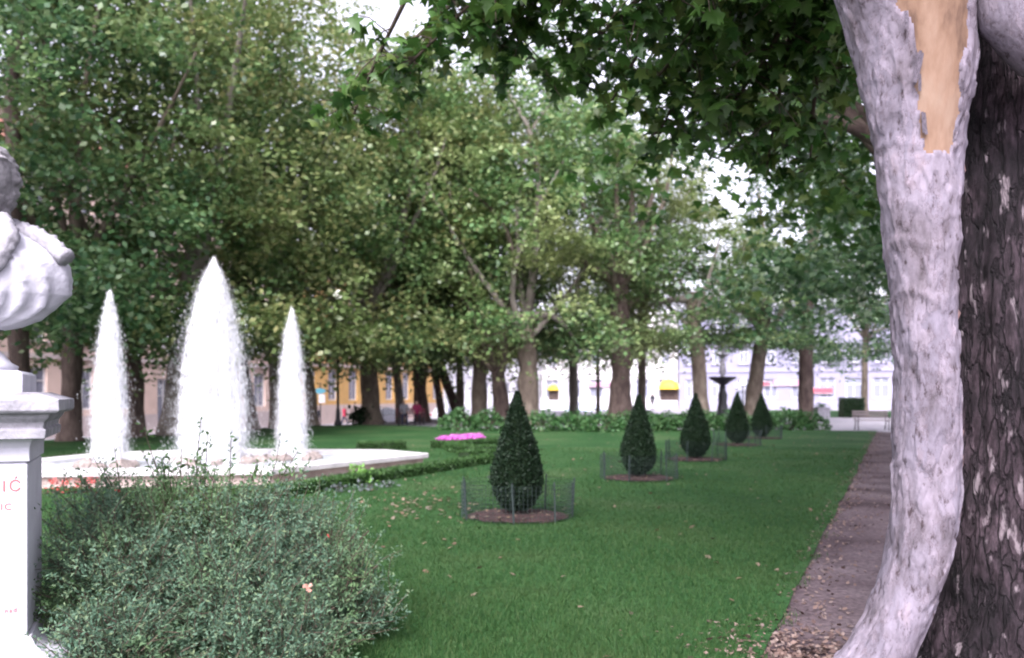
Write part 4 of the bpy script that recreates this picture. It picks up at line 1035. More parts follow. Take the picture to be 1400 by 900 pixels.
# ================================================================== CLIPPED CONES AND THEIR WIRE GUARDS
def cone_prof(s):       # s: 0 bottom of the foliage, 1 tip; unit = half width
    return np.interp(s, [0, .05, .14, .25, .36, .5, .68, .84, .95, 1.0], [.34, .64, .90, 1.0, .95, .78, .52, .27, .10, .02])
def make_cone_meshes(seed=9):
    rng = np.random.default_rng(seed); n = 15000
    H, W, zb = 1.54, .315, .09
    s = rng.uniform(0, 1, n * 2); keep = rng.uniform(0, 1, n * 2) < cone_prof(s) + .05; s = s[keep][:n]; n = len(s)
    ph = rng.uniform(0, 6.2832, n); lump = np.array([noise.noise(Vector((math.cos(p_) * 1.8 + seed, math.sin(p_) * 1.8, s_ * 5))) for p_, s_ in zip(ph, s)])
    r = cone_prof(s) * W * (1 + .10 * lump + rng.normal(size=n) * .04) + np.where(rng.random(n) < .02, .03, 0)
    q = np.stack([r * np.cos(ph), r * np.sin(ph), zb + s * H], 1)
    fol = cloud_mesh('foliage', q, rng.uniform(.02, .042, n), KITE, .3, rng, np.stack([np.cos(ph), np.sin(ph), np.ones(n) * .5], 1)); fol.materials.append(MT['yew'])
    core = MB(); ss = np.linspace(0, 1, 16)
    core.lathe([(float(cone_prof(x)) * W * .87 + .002, zb + x * H * .99) for x in ss], 20); cm = core.mesh('core', True); cm.materials.append(MT['hedge_core'])
    tm = MB().tube([(0, 0, -.05), (.01, 0, .1), (0, 0, .3)], [.055, .045, .04], 9, .2, 8).mesh('trunk', True); tm.materials.append(MT['bark_dark'])
    return fol, core and cm, tm
CONEM = [make_cone_meshes(9), make_cone_meshes(10), make_cone_meshes(14)]
def guard_meshes():
    r, h, n = .72, .46, 84
    net = MB()
    for k in range(n):
        a = 2 * math.pi * k / n; x, y = r * math.cos(a), r * math.sin(a)
        net.tube([(x, y, .01), (x, y, h)], [.0026] * 2, 3, cap=False)
    for z in np.linspace(.03, h, 9):
        net.tube([(r * math.cos(2 * math.pi * k / 42), r * math.sin(2 * math.pi * k / 42), z) for k in range(43)], [.0028] * 43, 3, cap=False)
    nm = net.mesh('wire_net'); nm.materials.append(MT['wire'])
    pm = MB().tube([(0, 0, -.05), (0, 0, .5)], [.012, .011], 6).mesh('stake'); pm.materials.append(MT['wire'])
    return nm, pm
GN, GS = guard_meshes()
def soil_disc():
    m = MB(); n = 40; m.v.append((0, 0, .045))
    for j, f in enumerate((.5, .85, 1.0)):
        for k in range(n):
            a = 2 * math.pi * k / n; r = .66 * f * (1 + .16 * noise.noise(Vector((math.cos(a) * 2, math.sin(a) * 2, 4))) + .10 * noise.noise(Vector((math.cos(a) * 7, math.sin(a) * 7, 1))))
            m.v.append((r * math.cos(a), r * math.sin(a), (.045, .035, .012)[j] + .01 * noise.noise(Vector((r * 9, a * 9, 1)))))
    for k in range(n):
        k2 = (k + 1) % n; m.f.append((0, 1 + k, 1 + k2))
        for j in range(2): m.f.append((1 + j * n + k, 1 + (j + 1) * n + k, 1 + (j + 1) * n + k2, 1 + j * n + k2))
    me = m.mesh('mulch_bed'); me.materials.append(MT['soil']); return me
SD = soil_disc()
CONES = [(707, 709), (873, 656), (951, 630.5), (1008, 610), (1041, 600.5)]
ORD = ['first and largest clipped dark yew cone in the row, facing the big shrub', 'second clipped yew cone in the row, behind the first one', 'third clipped yew cone, in the middle of the row of five',
       'fourth clipped yew cone in the row of five', 'last clipped yew cone of the row, by the leafy shrubs']
ORG = ['wire guard ring round the first and largest clipped cone', 'wire guard ring round the second clipped cone of the row', 'wire guard ring round the third clipped cone of the row',
       'wire guard ring round the fourth clipped cone of the row', 'wire guard ring round the last clipped cone of the row']
for i, (px, py) in enumerate(CONES):
    b = G(px, py); b.z = lawn_z(b.x, b.y)
    t = thing('topiary_cone', ORD[i], 'topiary', b, i * 1.1, 'row of clipped yew cones')
    s = (1.0, .97, .99, 1.02, 1.0)[i]
    for nm, me in zip(('foliage', 'core', 'trunk'), CONEM[i % 3]):
        o = mobj(nm, me, None, t); o.scale = (s * (1.0, 1.0, 1.05, 1.06, 1.08)[i], s * (1.0, 1.0, 1.05, 1.06, 1.08)[i], s)
        if nm == 'foliage': o['kind'] = 'stuff'
    g = thing('wire_guard', ORG[i], 'plant guard', b, i * .7 + .1, 'wire guards round the clipped cones')
    o = mobj('wire_net', GN, None, g)
    for k in range(7):
        a = 2 * math.pi * k / 7 + .3 * math.sin(k * 3.1); o = mobj('stake', GS, None, g, (.725 * math.cos(a), .725 * math.sin(a), 0)); o.rotation_euler = (.04 * math.sin(k * 5), .05 * math.cos(k * 7), 0)
    o = mobj('mulch_bed', SD, None, None, b + Vector((0, 0, .004)), i * 1.7); o['kind'] = 'structure'

# ================================================================== STONE BUST ON ITS PEDESTAL
PEDC = Vector((-3.114, 5.0, 0)); PRZ = R(22.5)
def sq_loft(rows):
    m = MB()
    for z, h in rows: m.v += [(-h, -h, z), (h, -h, z), (h, h, z), (-h, h, z)]
    for i in range(len(rows) - 1):
        for k in range(4):
            k2 = (k + 1) % 4; m.f.append((i * 4 + k, i * 4 + k2, (i + 1) * 4 + k2, (i + 1) * 4 + k))
    m.f.append((3, 2, 1, 0)); n = (len(rows) - 1) * 4; m.f.append((n, n + 1, n + 2, n + 3))
    return m
def pedestal():
    t = thing('pedestal', 'tall white stone pedestal with moulded cornice and red lettering', 'pedestal', PEDC, PRZ)
    bevel(sq_loft([(-.1, .60), (.10, .60), (.115, .57), (.16, .565), (.18, .52), (.20, .44), (.235, .395), (.27, .375), (.282, .372)]).build('base', MT['stone'], t), .006)
    bevel(sq_loft([(.282, .351), (1.222, .351)]).build('shaft', MT['stone'], t), .006)
    sq_loft([(1.222, .342), (1.236, .342)]).build('groove', MT['stone'], t)
    bevel(sq_loft([(1.236, .362), (1.31, .362), (1.34, .37), (1.362, .385)]).build('frieze', MT['stone'], t), .004)
    bevel(sq_loft([(1.362, .445), (1.41, .45), (1.42, .435), (1.45, .44), (1.475, .462), (1.50, .47)]).build('cornice', MT['stone_grey'], t), .004)
    bevel(sq_loft([(1.50, .505), (1.515, .52), (1.575, .52), (1.615, .40)]).build('top_slab', MT['stone_grey'], t), .005)
    bevel(sq_loft([(1.610, .325), (1.715, .325), (1.735, .30)]).build('cap_block', MT['stone'], t), .006)
    def text(s, x_right, z, size):
        cu = bpy.data.curves.new('inscription', 'FONT'); cu.body = s; cu.size = size; cu.align_x = 'RIGHT'; cu.extrude = .002; cu.space_character = 1.25
        tmp = bpy.data.objects.new('tmp', cu); COL.objects.link(tmp)
        bpy.context.view_layer.update()
        me = bpy.data.meshes.new_from_object(tmp.evaluated_get(bpy.context.evaluated_depsgraph_get()))
        bpy.data.objects.remove(tmp); me.materials.clear()
        o = mobj('inscription', me, MT['letter'], t, (x_right, -.352, z)); o.rotation_euler = (R(90), 0, 0)
    text('IĆ', .322, 1.075, .085); text('IC', .275, .975, .05); text('nad', .30, .415, .035)
pedestal()
def bust():
    B = PEDC + Vector((0, 0, 1.735))
    t = thing('bust_statue', 'white stone bust of a draped figure with fur collar on the tall pedestal', 'statue', B, PRZ + R(-6))
    so = MB(); so.lathe([(.26, 0), (.265, .03), (.23, .05), (.20, .09), (.15, .14), (.13, .19), (.15, .235), (.20, .27)], 32); so.build('socle', MT['stone'], t, smooth=True)
    z0 = .235
    rows = [(0, .20, .11, 0), (.02, .29, .155, 0), (.065, .40, .20, 0), (.13, .48, .225, 0), (.21, .53, .24, 0), (.30, .55, .245, 0), (.38, .545, .245, 0), (.43, .51, .24, .005), (.48, .42, .22, .015), (.54, .30, .19, .03), (.59, .20, .165, .045), (.64, .155, .155, .055), (.67, .15, .158, .06),
            (.70, .15, .175, .065), (.75, .172, .205, .07), (.81, .186, .222, .07), (.88, .192, .23, .07), (.95, .186, .225, .07), (1.01, .16, .195, .07), (1.055, .11, .14, .07), (1.08, .05, .06, .07)]
    nz, nth = 150, 96; zz = np.linspace(0, 1.08, nz); I = lambda j: np.interp(zz, [r[0] for r in rows], [r[j] for r in rows])
    RX, RY, CXs = I(1), I(2), I(3); V = []
    for i, z in enumerate(zz):
        for k in range(nth):
            a = 2 * math.pi * k / nth; ca, sa = math.cos(a), math.sin(a); x, y = RX[i] * ca, RY[i] * sa; d = 0
            if z < .42:
                fo = math.sin(ca * 15 + 1.5 * ca * z / .3 + 1.6 * noise.noise(Vector((x * 3, y * 3, z * 3))))
                d += .034 * (1 - abs(fo) ** .6 * 1.6) * min(1, z / .10) * (1 - z / .5) + .008 * noise.noise(Vector((x * 8, y * 8, z * 5)))
            if z > .64:
                fr = max(0, -sa)
                g = lambda cz, ca_, sz, sa_, am: am * math.exp(-((z - cz) / sz) ** 2) * math.exp(-((ca * RX[i] - ca_) / sa_) ** 2) * (1 if sa < 0 else 0)
                d += g(.845, 0, .045, .022, .045) + g(.815, 0, .018, .034, .02) + g(.905, 0, .018, .10, .014)
                d -= g(.88, .06, .02, .028, .022) + g(.88, -.06, .02, .028, .022) + g(.775, 0, .008, .045, .012)
                d += g(.79, 0, .012, .05, .010) + g(.71, 0, .03, .06, .016)
                if z > .95 or sa > -.25 or z < .76:
                    d += .030 * abs(noise.noise(Vector((x * 17, y * 17, z * 17)))) + .014 * noise.noise(Vector((x * 40, y * 40, z * 40)))
                if abs(z - .86) < .05 and abs(sa) < .22: d += .025 * math.exp(-((z - .86) / .03) ** 2)
            V.append((CXs[i] + x + d * ca, y + d * sa, z0 + z))
    F = [(i * nth + k, i * nth + (k + 1) % nth, (i + 1) * nth + (k + 1) % nth, (i + 1) * nth + k) for i in range(nz - 1) for k in range(nth)]
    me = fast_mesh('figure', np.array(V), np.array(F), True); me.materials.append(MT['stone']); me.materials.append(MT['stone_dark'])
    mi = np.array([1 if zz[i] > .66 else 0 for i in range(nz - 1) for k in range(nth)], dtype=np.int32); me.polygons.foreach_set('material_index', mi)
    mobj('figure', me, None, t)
    for s in (1, -1):
        m = MB()
        vv = [Vector(p) for p in ((s * .04 + .03, .15, z0 + .60), (s * .19, .10, z0 + .62), (s * .32, .03, z0 + .575), (s * .44, -.05, z0 + .51), (s * .545, -.11, z0 + .41))]
        pp = [vv[i].lerp(vv[i + 1], f / 8) for i in range(4) for f in range(8)] + [vv[-1]]
        m.tube(pp, [.050 + .005 * math.sin(i * 1.9) for i in range(len(pp))], 24, .30, 60, s); m.build('fur_collar', MT['stone_grey'], t, smooth=True)
        m = MB(); vv = [Vector(p) for p in ((s * .17 + .03, -.12, z0 + .62), (s * .25 + .02, -.215, z0 + .52), (s * .22, -.265, z0 + .38), (s * .11, -.265, z0 + .22), (s * .05, -.23, z0 + .07))]
        pp = [vv[i].lerp(vv[i + 1], f / 8) for i in range(4) for f in range(8)] + [vv[-1]]
        m.tube(pp, [.054 + .005 * math.sin(i * 2.3) for i in range(len(pp))], 24, .30, 58, s + 4); o = m.build('fur_lapel', MT['stone_grey'], t, smooth=True); o.scale = (1, .86, 1)
bust()

# ================================================================== SHRUBS BESIDE THE PEDESTAL
LANCE = (np.array([(0, 0, 0), (.2, .45, .03), (0, 1.0, -.05), (-.2, .45, .03)], dtype=np.float32), np.array([(0, 1, 2, 3)]))
def dense_shrub():
    rng = np.random.default_rng(77); B = Vector((-1.98, 5.75, 0))
    t = thing('shrub', 'wide dense blue-green shrub with a peach blossom, spreading beside the white pedestal', 'shrub', B)
    # lumpy dome: several overlapping mounds
    lobes = [((-.45, -.35, .30), (.62, .60, .66)), ((.30, -.45, .22), (.62, .55, .60)), ((.02, .15, .45), (.85, .65, .70)), ((-.60, .30, .48), (.50, .50, .62)), ((.70, .05, .30), (.52, .50, .66)), ((-.92, .40, .45), (.50, .42, .62)),
             ((.35, .30, .38), (.55, .50, .62)), ((.90, -.20, .20), (.42, .40, .54)), ((.72, -.75, .1), (.42, .35, .45)), ((-.2, -.85, .1), (.5, .35, .45)), ((.55, -.85, .05), (.45, .35, .42))]
    tw = MB(); P_, A_ = [], []
    stems = MB()
    for li, (c, r) in enumerate(lobes):
        n = int(400 * r[0] * r[1] / .36)
        for i in range(n):
            d = rng.normal(size=3); d[2] = abs(d[2]) * 1.1 - .15; d /= np.linalg.norm(d)
            s = rng.uniform(.55, .97)
            tip = np.array(c) + d * np.array(r) * (s + .10 * rng.normal() + (.24 * rng.random() if rng.random() < .22 else 0))
            if tip[2] < .02: continue
            L = rng.uniform(.14, .30); dr = d + np.array([0, 0, .35]) + rng.normal(size=3) * .35; dr /= np.linalg.norm(dr)
            a = tip - dr * L
            tw.tube([tuple(a), tuple((a + tip) / 2 + rng.normal(size=3) * .01), tuple(tip)], [.0035, .0028, .0015], 3, cap=False)
            k = int(rng.integers(28, 44)); u = rng.uniform(.05, 1.05, k)[:, None]
            P_.append(a + (tip - a) * u + rng.normal(size=(k, 3)) * .016); A_.append(dr + rng.normal(size=(k, 3)) * .75)
        for i in range(7):
            d = rng.normal(size=3) * .5; d[2] = 1
            q = np.array(c) + d * np.array(r) * .6
            stems.tube([(c[0] * .5, c[1] * .5, -.04), (c[0] * .8 + rng.normal() * .05, c[1] * .8, max(.1, c[2] * .6)), tuple(q)], [.014, .010, .005], 5)
    P_ = np.concatenate(P_); A_ = np.concatenate(A_)
    o = mobj('foliage', cloud_mesh('foliage', P_, rng.uniform(.018, .038, len(P_)), LANCE, .1, rng, A_), MT['bush'], t); o['kind'] = 'stuff'
    tw.build('twigs', MT['twig'], t)['kind'] = 'stuff'
    stems.build('stems', MT['twig'], t)
    # blossoms
    bl_ = MB()
    for k in range(9):
        a = 2 * math.pi * k / 9 * 1.618 * 2; r = .35 + .65 * (k / 8); z = .5 - .4 * (k / 8)
        c, s = math.cos(a), math.sin(a)
        bl_.quad((0, 0, 0), (r * (c - .5 * s), r * (s + .5 * c), z * .8), (r * 1.25 * c, r * 1.25 * s, z + .25), (r * (c + .5 * s), r * (s - .5 * c), z * .8))
    bme = bl_.mesh('blossom')
    for (px, py, dep, sz, mat) in ((421, 803, 4.78, .026, 'peach'), (448, 733, 5.2, .014, 'red'), (160, 672, 6.0, .02, 'red')):
        o = mobj('blossom', bme, None, t, P(px, py, dep) - B); o.scale = (sz,) * 3; o.rotation_euler = (R(60), .3, px)
        if not bme.materials: bme.materials.append(MT['peach'])
        o.material_slots[0].link = 'OBJECT'; o.material_slots[0].material = MT[mat]
dense_shrub()
def shoot_shrub():
    rng = np.random.default_rng(78); B = Vector((-2.30, 6.45, 0))
    t = thing('shrub', 'loose taller shrub with upright leafy shoots in front of the fountain', 'shrub', B)
    m = MB(); P_, A_, S_ = [], [], []
    for i in range(46):
        a = rng.uniform(0, 6.28); r = rng.uniform(0, 1) ** .6
        H = rng.uniform(.75, 1.24); 
        b = Vector((.25 * r * math.cos(a), .2 * r * math.sin(a), -.03)); e = Vector((.85 * r * math.cos(a), .5 * r * math.sin(a), H))
        if i == 0: b = Vector((.0, 0, 0)); e = Vector((.05, -.1, 1.44))
        if i == 1: e = Vector((.10, -.1, 1.34))
        if i == 2: e = Vector((-.42, .0, 1.40))
        if i == 3: e = Vector((.22, .05, 1.30))
        mid = b.lerp(e, .55) + Vector((rng.normal() * .05, rng.normal() * .05, .08))
        m.tube([b, mid, e], [.008, .006, .0025], 4)
        k = 46
        for _ in range(k):
            u = rng.uniform(.3, 1.0); q = (b.lerp(mid, u / .55) if u < .55 else mid.lerp(e, (u - .55) / .45))
            P_.append(tuple(q + Vector(rng.normal(size=3)) * .015)); A_.append(tuple((e - b).normalized() * .5 + Vector(rng.normal(size=3)) * .8)); S_.append(rng.uniform(.03, .065))
    m.build('stems', MT['twig'], t)
    o = mobj('foliage', cloud_mesh('foliage', np.array(P_), np.array(S_), LANCE, .1, rng, np.array(A_)), MT['shoot'], t); o['kind'] = 'stuff'
shoot_shrub()

# ================================================================== STREET FURNITURE, PEOPLE AND OTHER FAR THINGS
MT['globe'] = None
m, n, l, b = nodes_of('white_lamp_glass'); b.inputs['Base Color'].default_value = (.85, .85, .85, 1); b.inputs['Roughness'].default_value = .3
b.inputs['Emission Color'].default_value = (1, .97, .9, 1); b.inputs['Emission Strength'].default_value = 0.6; MT['globe'] = m
def gz(px, dep):
    p = P(px, 540, dep); p.z = terrain(p.x, p.y); return p
def lamp_post(px, dep, h, label, r=.075, arms=0):
    t = thing('lamp_post', label, 'lamp post', gz(px, dep), .4, 'lamp posts of the park')
    MB().lathe([(r * 2.6, -.05), (r * 2.6, .15), (r * 1.8, .3), (r * 1.4, .75), (r * 1.5, .8), (r, .9), (r * .75, h)], 12).build('post', MT['iron'], t, smooth=True)
    def globe(x, z, R_):
        MB().lathe([(.02, z - R_), (R_ * .6, z - R_ * .8), (R_, z), (R_ * .8, z + R_ * .6), (.02, z + R_)], 14, (x, 0, 0)).build('globe', MT['globe'], t, smooth=True)
        MB().lathe([(.06, z - R_ - .08), (.10, z - R_ + .02)], 10, (x, 0, 0)).build('globe_holder', MT['iron'], t)
    globe(0, h + .24, .24)
    for s in (-1, 1)[:arms]:
        MB().tube([(0, 0, h - .45), (s * .3, 0, h - .5), (s * .52, 0, h - .35), (s * .52, 0, h - .2)], [.03] * 4, 6).build('arm', MT['iron'], t)
        globe(s * .52, h + .0, .17)
lamp_post(462, 45.7, 6.6, 'tall black iron lamp post at the lawn edge in front of the ochre house')
lamp_post(1016, 62, 2.25, 'low iron lamp with white globes beside the tiered iron fountain', .06, 2)
def sign_post(px, dep, h, label, board=None):
    t = thing('sign_post', label, 'sign post', gz(px, dep), 0)
    MB().tube([(0, 0, -.1), (0, 0, h)], [.045, .04], 8).build('post', MT['iron'], t)
    MB().lathe([(.05, h), (.07, h + .03), (.03, h + .09)], 8).build('cap', MT['iron'], t)
    if board:
        w, hh, z, mat = board; mb = MB(); k = 20
        mb.v = [(w / 2 * math.cos(2 * math.pi * i / k), y, z + hh / 2 * math.sin(2 * math.pi * i / k)) for y in (-.10, -.05) for i in range(k)]
        mb.f = [tuple(range(k)), tuple(reversed(range(k, 2 * k)))] + [(i, k + i, k + (i + 1) % k, (i + 1) % k) for i in range(k)]
        mb.build('board', mat, t); MB().box((.12, -.075, z - hh / 2 - .32), (.4, .04, .55)).build('notice', MT['sign_white'], t)
sign_post(438, 57, 3.2, 'post with an oval turquoise board and white notice near the dark-coated person', (.75, .36, 2.75, MT['sign_blue']))
sign_post(545.5, 46, 1.9, 'thin dark post beside the bench with seated people')
sign_post(495, 50, 3.4, 'thin dark post touching the thick tan plane tree')

def bench(p, rz, label, wood):
    t = thing('park_bench', label, 'bench', p, rz)
    for y, z in ((-.22, .44), (-.10, .45), (.02, .45), (.14, .44)): MB().box((0, y, z), (1.6, .09, .03)).build('seat_slat', wood, t)
    for y, z in ((.22, .58), (.25, .70), (.28, .82)): MB().box((0, y, z), (1.6, .03, .09)).build('back_slat', wood, t)
    for s in (-.68, .68):
        MB().tube([(s, -.26, -.02), (s, -.20, .22), (s, -.22, .42), (s, .18, .42), (s, .32, .88)], [.024] * 5, 6).tube([(s, .30, -.02), (s, .16, .25), (s, .16, .42)], [.024] * 3, 6).build('leg', MT['iron'], t)
        MB().tube([(s, -.24, .42), (s, -.26, .62), (s, .22, .64)], [.02] * 3, 6).build('armrest', MT['iron'], t)
MT['bench_wood'] = M_noise('grey_bench_wood', [(.16, .13, .13), (.26, .22, .22)], 5, .8, .2, stretch=(.2, 1, 1))
MT['bench_red'] = M_noise('maroon_bench_wood', [(.11, .03, .04), (.17, .05, .06)], 5, .7, .2, stretch=(.2, 1, 1))
_p = P(1192, 540, 40.2); _p.z = 0
bench(_p, R(-4), 'empty metal-legged bench at the end of the earth path', MT['bench_wood'])
_q = gz(562, 47.5); _q.z = 0
bench(_q, R(12), 'maroon bench with two seated people under the plane trees', MT['bench_red'])

def person(label, p, rz, top, legs, hair, pose='stand', H=1.7, group=None, skin=(.55, .36, .28)):
    s = H / 1.7
    if pose == 'sit':
        J = dict(pel=(0, .02, .53), sp=(0, .04, .78), ch=(0, .03, 1.0), nk=(0, .01, 1.13), hd=(0, -.02, 1.22), tp=(0, -.02, 1.33))
        for k, q in (('L', -1), ('R', 1)):
            J.update({'sh' + k: (q * .18, .03, 1.06), 'el' + k: (q * .24, -.04, .80), 'wr' + k: (q * .15, -.26, .66), 'ha' + k: (q * .11, -.34, .64),
                      'hp' + k: (q * .10, 0, .53), 'kn' + k: (q * .13, -.42, .52), 'an' + k: (q * .13, -.40, .09), 'to' + k: (q * .14, -.58, .03)})
        waist, neck = .56, 1.13
    else:
        st = .16 if pose == 'walk' else .02
        J = dict(pel=(0, 0, .93), sp=(0, 0, 1.12), ch=(0, 0, 1.33), nk=(0, -.01, 1.48), hd=(0, -.03, 1.57), tp=(0, -.02, 1.68))
        for k, q in (('L', -1), ('R', 1)):
            f = q * st
            J.update({'sh' + k: (q * .18, 0, 1.41), 'el' + k: (q * .25, f * .6 + .02, 1.12), 'wr' + k: (q * .26, f * 1.2 - .06, .88), 'ha' + k: (q * .26, f * 1.3 - .09, .79),
                      'hp' + k: (q * .09, 0, .91), 'kn' + k: (q * .10, -f - .03, .50), 'an' + k: (q * .10, -f * 1.5 + .04, .08), 'to' + k: (q * .11, -f * 1.5 - .13, .03)})
        waist, neck = .93, 1.48
    E = [('pel', 'sp'), ('sp', 'ch'), ('ch', 'nk'), ('nk', 'hd'), ('hd', 'tp')]
    for k in 'LR': E += [('ch', 'sh' + k), ('sh' + k, 'el' + k), ('el' + k, 'wr' + k), ('wr' + k, 'ha' + k), ('pel', 'hp' + k), ('hp' + k, 'kn' + k), ('kn' + k, 'an' + k), ('an' + k, 'to' + k)]
    RA = dict(pel=(.15, .11), sp=(.14, .10), ch=(.15, .11), nk=(.055, .055), hd=(.085, .10), tp=(.06, .07), sh=(.07, .07), el=(.045, .045), wr=(.032, .032), ha=(.035, .022), hp=(.10, .10), kn=(.062, .062), an=(.042, .042), to=(.04, .03))
    names = list(J); me = bpy.data.meshes.new('skel'); me.from_pydata([tuple(c * s for c in J[k]) for k in names], [(names.index(a), names.index(b)) for a, b in E], [])
    o = bpy.data.objects.new('tmp', me); COL.objects.link(o); o.modifiers.new('s', 'SKIN'); ss = o.modifiers.new('d', 'SUBSURF'); ss.levels = 2; ss.render_levels = 2
    for i, k in enumerate(names):
        r = RA.get(k) or RA[k[:-1]]; me.skin_vertices[0].data[i].radius = (r[0] * s, r[1] * s); me.skin_vertices[0].data[i].use_root = k == 'pel'
    bpy.context.view_layer.update()
    bm_ = bpy.data.meshes.new_from_object(o.evaluated_get(bpy.context.evaluated_depsgraph_get())); bpy.data.objects.remove(o)
    for mm in (top, legs, MT['skin'], hair): bm_.materials.append(mm)
    for f in bm_.polygons:
        c = f.center / s; f.use_smooth = True
        if c.z > neck: f.material_index = 3 if (c.z > neck + .15 or (c.y > .0 and c.z > neck + .05)) else 2
        elif pose != 'sit' and abs(c.x) > .2 and c.z < .90: f.material_index = 2
        elif pose == 'sit' and c.y < -.24 and abs(c.x) < .2 and c.z > .61: f.material_index = 2
        elif c.z < waist or (pose == 'sit' and c.y < -.12 and c.z < .62): f.material_index = 1
        else: f.material_index = 0
    bm_.name = 'person'
    o = mobj('person', bm_, None, None, p, rz); return tag(o, label, 'person', group)
MT['skin'] = M_plain('skin', (.50, .33, .26), .6)
def cl(n_, c): return M_plain(n_, c, .85)
blk, red_, navy, mar, grey, hairm = cl('black_coat', (.025, .025, .035)), cl('red_shirt', (.55, .04, .09)), cl('navy_trousers', (.03, .04, .08)), cl('maroon_jacket', (.22, .02, .07)), cl('grey_clothes', (.25, .25, .28)), cl('dark_hair', (.03, .02, .018))
person('person in a long dark coat standing beside the slightly leaning tan tree', gz(433, 58), 2.6, blk, blk, hairm, H=1.72)
person('person in a bright red shirt and dark trousers walking past the ochre house', gz(471, 66), 1.2, red_, navy, hairm, 'walk', 1.66)
_e = Matrix.Rotation(R(12), 4, 'Z')
person('person in a maroon jacket sitting on the maroon bench', _q + _e @ Vector((.3, .0, -.03)), R(12), mar, blk, hairm, 'sit', 1.68)
person('person in dark grey clothes sitting on the maroon bench', _q + _e @ Vector((-.38, .0, -.03)), R(12), grey, navy, hairm, 'sit', 1.7)
person('person in a red top and pale trousers between the leaning dark trees', gz(603, 66), 2.0, red_, grey, hairm, 'walk', 1.7)
person('person in a dark coat in front of the lavender white house with the yellow awning', gz(892, 90), 0.4, blk, blk, hairm, 'stand', 1.75)

def car(px, dep, rz, mat, label):
    t = thing('parked_car', label, 'car', gz(px, dep) + Vector((0, 0, .004)), rz, 'cars parked along the street')
    side = [(-2.0, .32), (-2.02, .62), (-1.9, .86), (-1.1, .95), (1.0, .92), (1.75, .80), (2.0, .62), (2.0, .32)]
    cab = [(-1.55, .93), (-1.15, 1.38), (-.2, 1.47), (.45, 1.40), (1.15, .92)]
    def loft(poly, w0, w1, name, m_, zc):
        mb = MB(); n_ = len(poly)
        for s_ in (-1, 1):
            for x, z in poly: mb.v.append((x, s_ * (w0 if z < zc else w1), z))
        mb.f = [tuple(range(n_)), tuple(reversed(range(n_, 2 * n_)))] + [(i, n_ + i, n_ + (i + 1) % n_, (i + 1) % n_) for i in range(n_)]
        return bevel(mb.build(name, m_, t, smooth=False), .06, 3)
    loft(side, .85, .80, 'body', mat, .8); loft(cab, .76, .62, 'cabin', mat, 1.1)
    for s_ in (-1, 1):
        for xa, xb in ((-1.25, -.25), (-.18, .85)):
            mb = MB(); y0, y1 = s_ * .772, s_ * .655
            q = [(xa - .1 if xa < -1 else xa, y0, .97), (xb + (.1 if xb > .5 else 0), y0, .97), (xb - (.32 if xb > .5 else 0), y1, 1.34), (xa + (.12 if xa < -1 else 0), y1, 1.36)]
            mb.quad(*q); mb.build('side_window', MT['glass'], t)
        MB().box((1.97, s_ * .6, .66), (.08, .28, .14)).build('headlight', MT['sign_white'], t)
        MB().box((-2.0, s_ * .62, .72), (.06, .24, .16)).build('tail_light', MT['sign_red'], t)
        for x in (-1.25, 1.28):
            w = MB(); k = 18
            for yy in (-.1, .1):
                for i in range(k): w.v.append((x + .31 * math.cos(2 * math.pi * i / k), s_ * .76 + yy, .31 + .31 * math.sin(2 * math.pi * i / k)))
            w.f = [tuple(reversed(range(k))), tuple(range(k, 2 * k))] + [(i, (i + 1) % k, k + (i + 1) % k, k + i) for i in range(k)]
            wh = w.build('wheel', MT['iron'], t); MB().box((x, s_ * .865, .31), (.3, .02, .3)).build('rim', MT['white_frame'], wh)
    MB().quad((1.10, -.62, .95), (1.10, .62, .95), (.49, .55, 1.36), (.49, -.55, 1.36)).build('windscreen', MT['glass'], t)
car(522, 57, RZU + .1, M_plain('white_car_paint', (.72, .73, .78), .25, spec=.6), 'white parked car half hidden behind the thick tan plane tree')
car(612, 80, RZU, M_plain('silver_car_paint', (.42, .43, .46), .25, spec=.6), 'silver parked car seen between the leaning dark plane trees')
car(800, 92, RZV + .05, M_plain('pale_blue_car_paint', (.45, .5, .6), .25, spec=.6), 'pale blue parked car in front of the cream white house')

def tier_fountain(px, dep):
    p = P(px, 540, dep); p.z = 0
    t = thing('tiered_fountain', 'dark iron fountain with a wide lower bowl and tiers above, beyond the leafy row', 'fountain', p)
    MB().lathe([(.6, -.05), (.6, .25), (.42, .3), (.34, .9), (.30, 1.0), (.34, 1.6), (.22, 1.9), (.2, 2.3), (.32, 2.5)], 18).build('stem', MT['iron'], t, smooth=True)
    MB().lathe([(.25, 2.3), (.5, 2.5), (.9, 2.72), (.98, 2.82), (.98, 2.88), (.9, 2.84), (.4, 2.66)], 28).build('bowl', MT['iron'], t, smooth=True)
    MB().lathe([(.2, 2.6), (.16, 3.0), (.26, 3.3), (.2, 3.7), (.14, 4.2), (.3, 4.35)], 16).build('upper_stem', MT['stone_grey'], t, smooth=True)
    MB().lathe([(.14, 4.2), (.4, 4.42), (.46, 4.5), (.42, 4.5), (.2, 4.4)], 20).build('upper_bowl', MT['stone_grey'], t, smooth=True)
    MB().lathe([(.12, 4.4), (.1, 4.8), (.2, 5.1), (.12, 5.5), (.03, 5.9)], 14).build('finial', MT['stone_grey'], t, smooth=True)
tier_fountain(988, 62)
